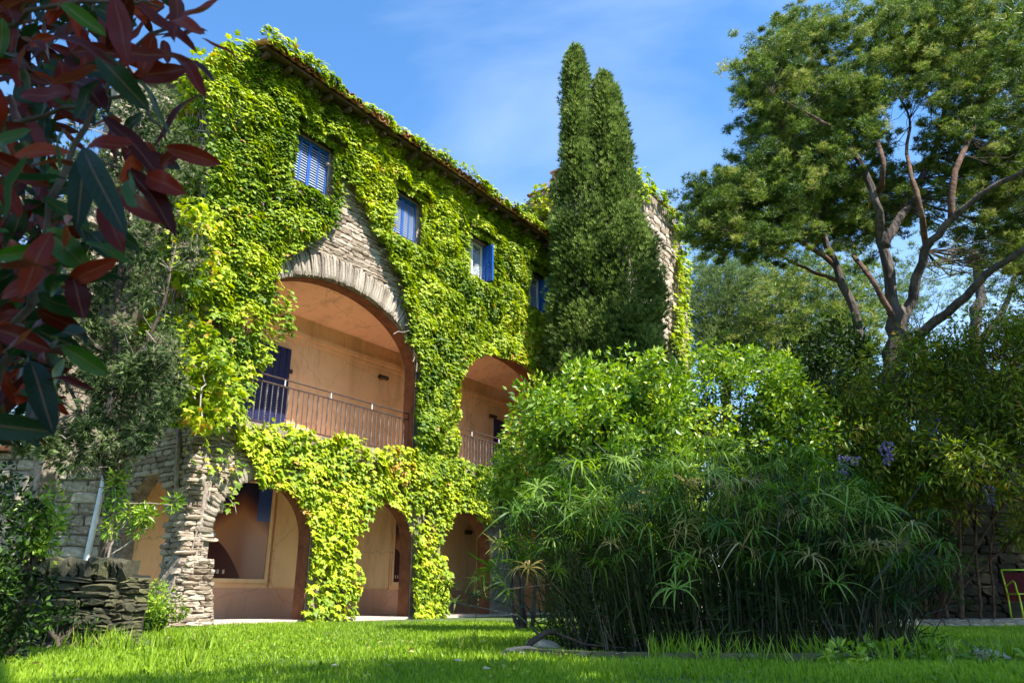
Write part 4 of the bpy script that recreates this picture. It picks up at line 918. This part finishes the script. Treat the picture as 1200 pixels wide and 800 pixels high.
# ------------------------------------------------------------------ papyrus clump
pap = empty('papyrus_clump', (1.95, 7.3, 0)); tag(pap, 'huge clump of umbrella papyrus arching over its bed, mostly in shade', 'plant')
def umbel_template(seed, nb, L0, wd):
    r = random.Random(seed); v = []; f = []
    for k in range(nb):
        a = 2*math.pi*k/nb+r.uniform(-.15, .15); L_ = L0*r.uniform(.6, 1.1); e = r.uniform(.15, .85); dr = r.uniform(.2, 1.25)*L_; sg = 6
        d = Vector((math.cos(a), math.sin(a), 0)); s = Vector((-math.sin(a), math.cos(a), 0)); i = len(v)
        for q in range(sg+1):
            t_ = q/sg; p = d*(L_*t_*math.cos(e)*(1-.18*t_*t_))+Vector((0, 0, L_*t_*math.sin(e)-dr*t_*t_*.95)); wq = wd*(.35+.9*min(1, t_*4))*(1-t_**3)
            if q == sg: v.append(tuple(p))
            else: v += [tuple(p-s*wq), tuple(p+s*wq)]
        for q in range(sg-1): f.append((i+2*q, i+2*q+1, i+2*q+3, i+2*q+2))
        f.append((i+2*sg-2, i+2*sg-1, i+2*sg))
    return v, f
UM = []
for k in range(6):
    v, f = umbel_template(100+k, random.choice((15, 18, 20)), random.uniform(.24, .36), .0058)
    me = bpy.data.meshes.new('umbel'); me.from_pydata(v, [], f); me.update(); me.materials.append(M['papyrus']); UM.append(me)
heads = []; culm = MB(); crn = []
def outline_top(x): # crown height over ground, higher in the middle, dropping at the flanks
    t_ = (x-1.75)/2.35; return 2.02*max(.12, (1-abs(t_)**2.4))**.55
tries = 0
while len(heads) < 640 and tries < 9000:
    tries += 1
    a = random.uniform(0, 6.283); q = math.sqrt(random.random()); bx, by = 1.6*q*math.cos(a), 1.05*q*math.sin(a)
    lean = random.uniform(.2, .9); hx, hy = bx*(1+lean*.50)+random.gauss(0, .16)-.12*q, by*(1+lean*.45)+random.gauss(0, .14)
    top = outline_top(1.95+hx)
    # outer culms are shorter so the clump is domed to the ground
    hz = top*(1-.50*max(0, -hy/1.6)**1.2)*random.uniform(.48, 1.02)
    if hz < .4: continue
    b0 = Vector((bx, by, -.02)); h1 = Vector((hx, hy, hz))
    mid = b0.lerp(h1, .55)+Vector((-(hx-bx)*.16, -(hy-by)*.16, .08))
    culm.tube([b0, mid, h1], [.008, .006, .004], 3, False); heads.append(h1)
# trailing culms at the left that dip toward the lawn
for px, py, Y in ((585, 640, 6.7), (600, 600, 7.0), (575, 665, 6.6), (625, 590, 7), (610, 655, 6.5), (640, 620, 6.6), (592, 690, 6.5), (1085, 560, 7.4), (1100, 600, 7.2), (1060, 640, 6.8), (1050, 700, 6.4),
                  (905, 572, 6.2), (935, 640, 6.0), (800, 665, 5.9), (792, 690, 5.9), (855, 565, 6.3), (980, 685, 6.1), (870, 640, 6.0), (1000, 640, 6.3), (660, 640, 6.4), (720, 610, 6.2)):
    h1 = at(px, py, Y)-Vector((1.95, 7.3, 0)); b0 = Vector((h1.x*.55+.1, h1.y*.35, 0)); heads.insert(0, h1); culm.tube([b0, b0.lerp(h1, .6)+Vector((0, 0, .25)), h1], [.008, .006, .004], 3, False)
order = sorted(range(len(heads)), key=lambda i: heads[i].y-heads[i].z*.6 if i > 20 else -99)
for i in order[:290]:
    h1 = heads[i]; o = link('umbel', random.choice(UM), pap, h1, (h1.y*-.22+random.gauss(0, .22), h1.x*.22+random.gauss(0, .22), random.uniform(0, 6.28))); s = random.uniform(.75, 1.2); o.scale = (s, s, s)
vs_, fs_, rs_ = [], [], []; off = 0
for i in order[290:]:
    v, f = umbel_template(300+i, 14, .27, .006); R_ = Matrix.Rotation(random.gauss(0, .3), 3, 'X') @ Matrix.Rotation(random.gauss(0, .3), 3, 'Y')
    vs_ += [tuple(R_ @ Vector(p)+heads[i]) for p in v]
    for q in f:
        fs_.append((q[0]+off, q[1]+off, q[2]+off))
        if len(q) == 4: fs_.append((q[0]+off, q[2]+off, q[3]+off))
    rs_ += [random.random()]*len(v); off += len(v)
o = link('umbel_mass', np_mesh('umbel_mass', vs_, fs_, M['papyrus_shaded'], False, rs_), pap); o['kind'] = 'stuff'
cme = culm.mesh('culms', M['culm']); aa = cme.attributes.new('rnd', 'FLOAT', 'POINT'); aa.data.foreach_set('value', np.repeat(rng.random(len(culm.v)//9), 9).astype(np.float32))
o = link('culms', cme, pap); o['kind'] = 'stuff'
# young shoots low in the clump, shade in their colour, and dry thatch
n = 9000; a = rng.random(n)*6.283; q = np.sqrt(rng.random(n)); pos = np.column_stack([1.7*q*np.cos(a), 1.1*q*np.sin(a), rng.random(n)**1.6*1.15])
o = cloud('basal_leaves', pos, np.column_stack([rng.normal(size=(n, 2))*.7, rng.uniform(-.5, 1.0, n)]), rng.normal(size=(n, 3)), rng.uniform(.14, .30, n), [(0, 0, 0), (.022, .35, 0), (.018, .7, -.03), (0, 1, -.12), (-.018, .7, -.03), (-.022, .35, 0)], [(0, 1, 5), (1, 2, 4), (1, 4, 5), (2, 3, 4)], M['papyrus_shaded'], pap)
n = 500; x = rng.uniform(-1.5, 1.5, n); pos = np.column_stack([x, rng.uniform(-1.15, -.5, n)*np.sqrt(np.clip(1-(x/1.75)**2, .05, 1)), np.zeros(n)])
o = cloud('dry_stubble', pos, np.column_stack([rng.normal(size=(n, 2))*.3, np.ones(n)]), rng.normal(size=(n, 3)), rng.uniform(.12, .45, n), [(-.014, 0, 0), (.014, 0, 0), (.008, 1, 0), (-.008, 1, 0)], [(0, 1, 2), (0, 2, 3)], leafy('dry_stalk', [(0, (.03, .022, .012)), (1, (.15, .11, .06))], .1), pap)
# bed edging: thin planks and stones
be = empty('bed_edging', (.1, 6.35, 0)); tag(be, 'weathered timber edging curving in front of the papyrus bed', 'edging')
pts = [at(px, py, 6)*0+Vector((x, y, 0)) for px, py, x, y in ((0, 0, .10, 6.35), (0, 0, .60, 6.02), (0, 0, 1.2, 5.86), (0, 0, 1.85, 5.82), (0, 0, 2.5, 5.88), (0, 0, 3.1, 6.1), (0, 0, 3.6, 6.5))]
for a, c in zip(pts[:-1], pts[1:]):
    d = c-a; MB().box(0, d.length-.01, -.02, .02, -.02, .065).build('plank', M['oldstone'], be, loc=tuple(a-Vector((.1, 6.35, 0))), rot=(0, 0, math.atan2(d.y, d.x)))
def rock(name, label, x, y, s, seed):
    r = random.Random(seed); bm = bmesh.new(); bmesh.ops.create_icosphere(bm, subdivisions=3, radius=1)
    for v in bm.verts:
        k = 1+.16*math.sin(v.co.x*3+seed)+.14*math.sin(v.co.y*4+seed*2)+.12*math.sin(v.co.z*5+v.co.x*3)+r.uniform(-.03, .03); v.co *= k
        v.co.x *= s[0]; v.co.y *= s[1]; v.co.z = v.co.z*s[2]+s[2]*.3
    me = bpy.data.meshes.new(name); bm.to_mesh(me); bm.free(); me.materials.append(M['stone']); o = link(name, me, None, (x, y, 0)); tag(o, label, 'rock', 'rocks around the papyrus bed')
rock('rock', 'flat pale rock at the left end of the bed edging', .08, 6.42, (.17, .10, .055), 1)
rock('rock', 'lumpy rock just behind the flat one by the papyrus', .28, 6.95, (.20, .13, .08), 2)
rock('rock', 'rounded brown rock in the grass right of the papyrus', 3.62, 6.05, (.16, .10, .06), 3)
dw = MB(); p0 = at(615, 758, 6.6); dw.tube([Vector((.10, 6.55, .0)), Vector((.16, 6.6, .10)), Vector((.28, 6.6, .17)), Vector((.36, 6.62, .18))], [.03, .028, .024, .02], 8)
dw.tube([Vector((.36, 6.62, .17)), Vector((.6, 6.6, .08)), Vector((.95, 6.6, .05)), Vector((1.25, 6.6, .14))], [.012, .01, .009, .008], 6)
tag(dw.build('driftwood_branch', M['darktwig'], None, True), 'bent dark branch lying by the flat rock left of the papyrus', 'branch')
# broad ground plants in front right of the bed
gp = []
for k in range(10):
    c = (rng.uniform(2.2, 3.9), rng.uniform(5.4, 6.0)); gp.append((c[0], c[1], .06))
e = empty('ground_plant', (3.0, 5.7, 0)); tag(e, 'low leafy weeds in front of the right side of the papyrus bed', 'weeds', kind='stuff')
clumps_cloud('leaves', np.array(gp)-np.array([3.0, 5.7, 0]), np.full(10, .14), 42, .07, OVAL, M['citrus'], e, up=1.2, flat=.5)

# ------------------------------------------------------------------ low dry stone wall at the left
lw = empty('dry_stone_wall', (-4.9, 7.55, 0), R(0)); tag(lw, 'low mossy dry stone wall with upright coping slabs at the left of the lawn', 'wall')
MB().box(-1.2, 1.14, .06, .55, -.05, .66).build('core', M['darkgap'], lw)
courses(lw, OS, lambda u, z: True, -1.2, 1.10, 0, .60, .05, (.14, .42), (.045, .085), .18, seed=61, proud=.05, tilt=.05)
r = random.Random(3); x = -1.2
while x < 1.14:
    w_ = r.uniform(.045, .11); link('coping_stone', r.choice(OS), lw, (x+w_/2, .12, .71+r.uniform(-.015, .02)), (0, r.uniform(-.12, .12), r.uniform(-.1, .1)), (w_, .34, r.uniform(.17, .22))); x += w_*.98
z = 0
while z < .62:
    h = r.uniform(.05, .09)
    for y in (.15, .38): link('stone', r.choice(OS), lw, (1.12-r.uniform(0, .04), y, z+h/2), (0, 0, math.pi/2), (.26, .14, h))
    z += h
# ivy and weeds on that wall, little bushes
shrub('small_bush', 'small rounded green bush at the foot of the corner pier', 'shrub', (-4.85, 10.6, 0), [((-4.85, 10.6, .22), .24, .22, .22), ((-4.6, 10.5, .14), .14, .12, .14)], 40, .05, OVAL, M['citrus'], cr=.09, dens=420, up=.6)
shrub('wall_weeds', 'dark ivy and weeds creeping over the foot of the low dry stone wall', 'weeds', (-4.2, 7.35, 0), [((-4.15, 7.36, .2), .45, .12, .24), ((-4.7, 7.36, .1), .5, .12, .14)], 30, .05, OVAL, M['darkleaf'], cr=.10, dens=110, up=.6)
shrub('laurel_bush', 'dark bush at the left edge of the picture beside the low wall', 'shrub', (-4.1, 5.6, 0), [((-4.05, 5.6, .85), .55, .5, .62), ((-3.95, 5.6, .35), .5, .5, .42), ((-4.2, 5.5, 1.35), .35, .4, .4)], 60, .055, OVAL, M['darkleaf'], cr=.13, dens=85, up=.5, shade=.4)
shrub('leafy_bush', 'sprig at the lit edge of the dark left bush, sunlight put into its leaf colour', 'shrub', (-3.85, 6.1, 0), [((-3.62, 5.9, .98), .12, .12, .26)], 30, .05, OVAL, M['citrus'], cr=.09, dens=300, up=.5)  # bright leaf colour stands in for sun on the bush's edge

# ------------------------------------------------------------------ chair at the right edge
def chair(x, y, rz):
    e = empty('garden_chair', (x, y, .07), rz); tag(e, 'lime green metal garden chair with maroon back cloth at the right edge', 'chair')
    W = .27; r_ = .014
    seat = MB()
    for k in range(9): seat.box(-W, W, -.25+k*.058, -.25+k*.058+.045, .425, .44)
    seat.box(-W-.02, -W-.001, -.26, .27, .415, .445).box(W+.001, W+.02, -.26, .27, .415, .445); so_ = seat.build('seat', M['lime'], e)
    for sx_ in (-1, 1):
        MB().tube([(sx_*W, -.24, 0), (sx_*W, -.235, .42)], r_, 8).build('leg', M['lime'], e, True)
        MB().tube([(sx_*W, .30, 0), (sx_*W, .25, .42)], r_, 8).build('leg', M['lime'], e, True)
        MB().tube([(sx_*W, -.20, .44), (sx_*(W+.01), -.19, .62), (sx_*(W+.01), -.12, .655), (sx_*(W+.01), .12, .60), (sx_*W, .30, .55)], .012, 8).build('armrest', M['lime'], e, True)
        MB().tube([(sx_*W, .26, .43), (sx_*W, .33, .86)], r_, 8).build('back_post', M['lime'], e, True)
    bk = MB()
    for k in range(4): bk.box(-W+.01, W-.01, .285+.018*k, .30+.018*k, .50+.095*k, .57+.095*k)
    MB().tube([(-W, .33, .86), (W, .33, .86)], r_, 8).build('top_rail', M['lime'], e, True)
    MB().box(-W-.03, W+.03, .315, .335, .30, .80).build('back_cloth', M['maroon'], e)
chair(9.38, 14.2, R(-12))

# ------------------------------------------------------------------ photinia in the foreground, upper left
ph = empty('photinia_bush', (-1.35, 1.15, 0)); tag(ph, 'red leaved photinia hanging into the top left corner close to the camera', 'shrub')
PB = Vector((-1.35, 1.15, 0))
def leaf_mesh(name, mat, seed, wd=.19, fold=.10, curl=.12):
    r = random.Random(seed); v = []; f = []; n_ = 9
    for k in range(n_+1):
        t_ = k/n_; hw = wd*math.sin(math.pi*min(1, t_**.92))**.62; z = -curl*t_*t_+.03*math.sin(t_*9+seed)
        for j, s in enumerate((-1, -.5, 0, .5, 1)): v.append((s*hw, t_, z+fold*abs(s)*hw/wd*.9+(r.uniform(-.004, .004))))
    for k in range(n_):
        for j in range(4): i = k*5+j; f.append((i, i+1, i+6, i+5))
    me = bpy.data.meshes.new(name); me.from_pydata(v, [], f); me.update(); me.materials.append(mat); me.polygons.foreach_set('use_smooth', [True]*len(f))
    for nm, arr in (('across', [abs(s_) for k in range(n_+1) for s_ in (-1, -.5, 0, .5, 1)]), ('along', [k/n_ for k in range(n_+1) for s_ in range(5)])):
        a_ = me.attributes.new(nm, 'FLOAT', 'POINT'); a_.data.foreach_set('value', arr)
    return me
def veins(m):
    t = m.node_tree; l = t.links.new; b = t.nodes['Principled BSDF']; src = b.inputs['Base Color'].links[0].from_socket
    ac = node(t, 'Attribute', attribute_name='across').outputs['Fac']; al = node(t, 'Attribute', attribute_name='along').outputs['Fac']
    def mm(op, a, c):
        n = node(t, 'Math', operation=op)
        for i, q in enumerate((a, c)):
            if isinstance(q, (int, float)): n.inputs[i].default_value = q
            else: l(q, n.inputs[i])
        return n.outputs[0]
    side = mm('GREATER_THAN', mm('SINE', mm('MULTIPLY', mm('SUBTRACT', al, mm('MULTIPLY', ac, .16)), 75), 0), .86)
    rib = mm('LESS_THAN', ac, .07); v = mm('MAXIMUM', rib, mm('MULTIPLY', side, .12))
    tc = node(t, 'TexCoord'); nz = node(t, 'TexNoise', Scale=45, Detail=4); l(tc.outputs['Object'], nz.inputs['Vector'])
    bl = node(t, 'MixRGB', blend_type='MULTIPLY'); rr_ = ramp(t, [(.35, (.55, .5, .5)), (.6, (1.1, 1.1, 1.1))]); l(nz.outputs[0], rr_.inputs[0]); bl.inputs[0].default_value = .8; l(src, bl.inputs[1]); l(rr_.outputs[0], bl.inputs[2])
    mi = node(t, 'MixRGB'); mi.inputs[2].default_value = (.34, .17, .10, 1); l(mm('MULTIPLY', v, .38), mi.inputs[0]); l(bl.outputs[0], mi.inputs[1]); l(mi.outputs[0], b.inputs['Base Color'])
    bp = node(t, 'Bump', Strength=.5, Distance=.002); l(v, bp.inputs['Height']); l(bp.outputs[0], b.inputs['Normal'])
veins(M['redleaf']); veins(M['greenleaf'])
RL = [leaf_mesh('leaf', M['redleaf'], k, random.uniform(.16, .20), random.uniform(.03, .12), random.uniform(.0, .25)) for k in range(5)]
GL = [leaf_mesh('leaf', M['greenleaf'], 10+k, random.uniform(.17, .21), random.uniform(.03, .1), random.uniform(.0, .2)) for k in range(4)]
def put_leaf(p, q, me, roll=0., face=None):
    """leaf from base p to tip q (world), blade facing the lens side with a roll"""
    p, q = Vector(p), Vector(q); t_ = (q-p); L_ = t_.length; t_.normalize()
    nn = Vector((-p.x*.3, -1, .35)) if face is None else Vector(face)
    x = t_.cross(nn).normalized(); z = x.cross(t_)
    Rm = Matrix.Rotation(roll, 3, t_); x = Rm @ x; z = Rm @ z
    m = Matrix((x, t_, z)).transposed().to_4x4()
    o = link('leaf', me, ph); o.matrix_local = Matrix.Translation(p-PB) @ m @ Matrix.Diagonal((min(L_, .088), L_, min(L_, .11), 1)); return o
spec = [((236, 46), (288, 66), 1.05, 'r', .5), ((262, 0), (205, 28), 1.05, 'r', .4), ((150, 0), (232, 62), 1.0, 'r', .2), ((178, 58), (258, 78), 1.05, 'r', .7), ((205, 62), (243, 105), 1.1, 'r', .3),
        ((152, 90), (226, 82), 1.0, 'r', 1.1), ((157, 92), (209, 154), .95, 'g', 1.2), ((238, 105), (170, 165), 1.1, 'r', .6), ((118, 132), (205, 215), .95, 'r', .15), ((193, 172), (261, 192), 1.0, 'r', .8),
        ((150, 195), (208, 268), .95, 'r', .3), ((135, 222), (185, 258), 1.0, 'r', .9), ((125, 130), (85, 80), .9, 'r', .1), ((135, 0), (150, 75), .8, 'r', .2), ((60, 40), (140, 68), .75, 'r', .3),
        ((85, 110), (20, 110), .8, 'r', .2), ((80, 330), (131, 306), .9, 'r', .9), ((85, 322), (98, 372), .9, 'r', .2), ((70, 320), (0, 300), .8, 'r', 1.0), ((50, 380), (0, 410), .8, 'r', .3), ((60, 270), (22, 345), .85, 'r', .3), 
        ((65, 395), (92, 380), .9, 'g', .2), ((72, 405), (130, 440), .9, 'g', .4), ((75, 420), (60, 470), .9, 'g', .2), ((35, 420), (62, 500), .9, 'g', .2), ((45, 275), (88, 282), .9, 'r', .9), ((120, 240), (145, 296), .9, 'r', .2), ((95, 170), (140, 265), .8, 'g', .2),
        ((100, 180), (90, 260), .85, 'g', .3), ((110, 60), (175, 130), .85, 'g', .5), ((90, 85), (150, 80), .9, 'g', .6), ((70, 5), (125, 38), .85, 'g', .3), ((75, 150), (60, 200), .8, 'g', .4), ((30, 180), (0, 260), .7, 'g', 1.2)]
for a, c, Y, kd, roll in spec:
    me = random.choice(RL if kd == 'r' else GL); put_leaf(at(*a, Y), at(*c, Y*random.uniform(.93, 1.06)), me, roll*random.choice((-1, 1)))
twl = []
reg = [((0, -40), (230, -40), (215, 25), (170, 70), (185, 130), (150, 150), (190, 190), (185, 230), (150, 240), (125, 280), (85, 300), (95, 350), (60, 400), (75, 450), (40, 480), (15, 500), (-60, 520), (-60, -40))]
cnt = 0
for px, py in poly_points(reg[0], 300):
    if px > 60 and py > 90 and fbm(np.array([[px/45., py/45.]]), 1.5, 31)[0] < -.35: continue
    Y = random.uniform(.85, 1.5); p = at(px, py, Y); L_ = random.uniform(.06, .10)
    d = Vector((random.uniform(-.6, 1), random.uniform(-.5, .3), random.uniform(-1, .5))).normalized(); green = (random.random() < (.40 if py > 110 else .12))
    put_leaf(p, p+d*L_, random.choice(GL if green else RL), random.uniform(-1.2, 1.2)); twl.append((p, d)); cnt += 1
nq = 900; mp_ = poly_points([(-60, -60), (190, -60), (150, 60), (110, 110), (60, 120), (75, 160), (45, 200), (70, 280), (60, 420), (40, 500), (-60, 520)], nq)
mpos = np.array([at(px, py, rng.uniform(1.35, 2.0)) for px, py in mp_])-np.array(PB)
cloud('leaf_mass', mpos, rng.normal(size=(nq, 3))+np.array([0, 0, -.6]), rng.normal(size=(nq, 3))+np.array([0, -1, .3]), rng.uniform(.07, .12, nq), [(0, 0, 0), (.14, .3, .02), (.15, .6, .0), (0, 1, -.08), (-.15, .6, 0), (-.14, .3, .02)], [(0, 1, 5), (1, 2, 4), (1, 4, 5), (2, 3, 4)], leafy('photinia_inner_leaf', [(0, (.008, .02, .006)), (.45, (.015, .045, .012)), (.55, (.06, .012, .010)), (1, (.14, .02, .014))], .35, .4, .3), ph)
limbs = [([at(-60, 600, 1.2), at(-20, 480, 1.15), at(20, 380, 1.1), at(60, 260, 1.05), at(85, 170, 1.05), at(130, 90, 1.05), at(200, 30, 1.05), at(236, 40, 1.05)], .010, .002),
         ([at(-70, 200, 1.2), at(0, 150, 1.1), at(70, 130, 1.05), at(150, 110, 1.03), at(195, 165, 1.02)], .007, .002), ([at(-70, 330, 1.1), at(0, 345, 1.05), at(70, 325, 1.0), at(80, 330, .95)], .006, .002),
         ([at(60, 260, 1.05), at(110, 200, 1.0), at(150, 195, .97)], .004, .0015), ([at(20, 380, 1.1), at(60, 400, .95), at(70, 410, .9)], .004, .0015), ([at(-60, 60, 1.0), at(40, 20, .95), at(140, -5, .95), at(190, 10, 1.0)], .006, .002),
         ([Vector((-1.4, 1.2, 0)), Vector((-1.38, 1.2, .5)), at(-60, 600, 1.2)], .018, .010)]
limbs = [([Vector(p)-PB for p in P], a, c) for P, a, c in limbs]
tree_frame('branch', limbs, M['darktwig'], ph, 6)

# ------------------------------------------------------------------ garden trees to the right and behind, which shade the lawn
def shade_tree(label, x, y, h, lobes, per=60, dens=9):
    e = empty('pine_tree', (x, y, 0)); tag(e, label, 'tree', 'pines beside the lawn')
    limbs = [([(0, 0, -.05), (.1, .05, h*.3), (-.1, .1, h*.6), (0, 0, h*.9)], .28, .08)]
    for c, rx, ry, rz in lobes: limbs.append(([(0, .05, h*.5), (c[0]*.5, c[1]*.5, (h*.5+c[2])*.5), c], .10, .03))
    tree_frame('trunk', limbs[:1], M['bark'], e, 9); tree_frame('branch', limbs[1:], M['redbark'], e, 6)
    cen = np.vstack([ellipsoid_clumps(c, rx, ry, rz, int(dens*(rx*ry+rx*rz+ry*rz)), None, .2) for c, rx, ry, rz in lobes])
    clumps_cloud('foliage', cen, rng.uniform(.35, .65, len(cen)), per, .24, NEEDLES, M['pine'], e, up=.6, flat=.7, shell=.1, tipmode='up')
    reach('twigs', limbs, cen, M['redbark'], e, .02, 4)
    return e
shade_tree('tall pine right of the lawn whose shade falls on the papyrus', 8.2, 2.4, 10.5, [((-.4, -.3, 9.0), 2.2, 1.8, 1.1), ((.4, 2.0, 8.4), 2.2, 1.6, 1.1), ((1.8, 1.2, 8.4), 2.0, 2.0, 1.1), ((-1.6, -1.6, 8.2), 1.5, 1.1, .9), ((3.2, 3.6, 9.0), 2.0, 1.8, 1.0), ((.3, -2.4, 8.6), 2.2, 1.4, .9), ((-1.6, -3.4, 8.0), 1.6, .8, .7)])
shade_tree('second pine right of the lawn shading the wisteria wall', 13.2, 9.8, 12, [((-1.4, 0.2, 10.4), 2.8, 2.6, 1.3), ((-.6, 2.6, 9.4), 2.4, 2.2, 1.1), ((1.4, 1.2, 9.8), 2.2, 2.2, 1.1), ((1.0, -2.0, 9.4), 2.2, 1.8, 1.1)])
shade_tree('pine standing behind the viewer at the near end of the lawn', 3.4, -2.6, 9.5, [((.2, .4, 7.8), 2.0, 1.5, 1.0), ((-1.6, 1.6, 7.6), 1.3, .9, .7), ((-2.6, 3.6, 7.8), .8, .5, .5), ((-3.0, 6.0, 8.0), 1.0, .7, .5), ((1.8, 1.6, 7.6), 1.4, .8, .7), ((1.0, 4.0, 8.3), 1.6, .22, .3), ((1.4, 3.0, 8.2), 1.8, .4, .4), ((4.2, 3.2, 8.0), 1.6, .7, .6)])
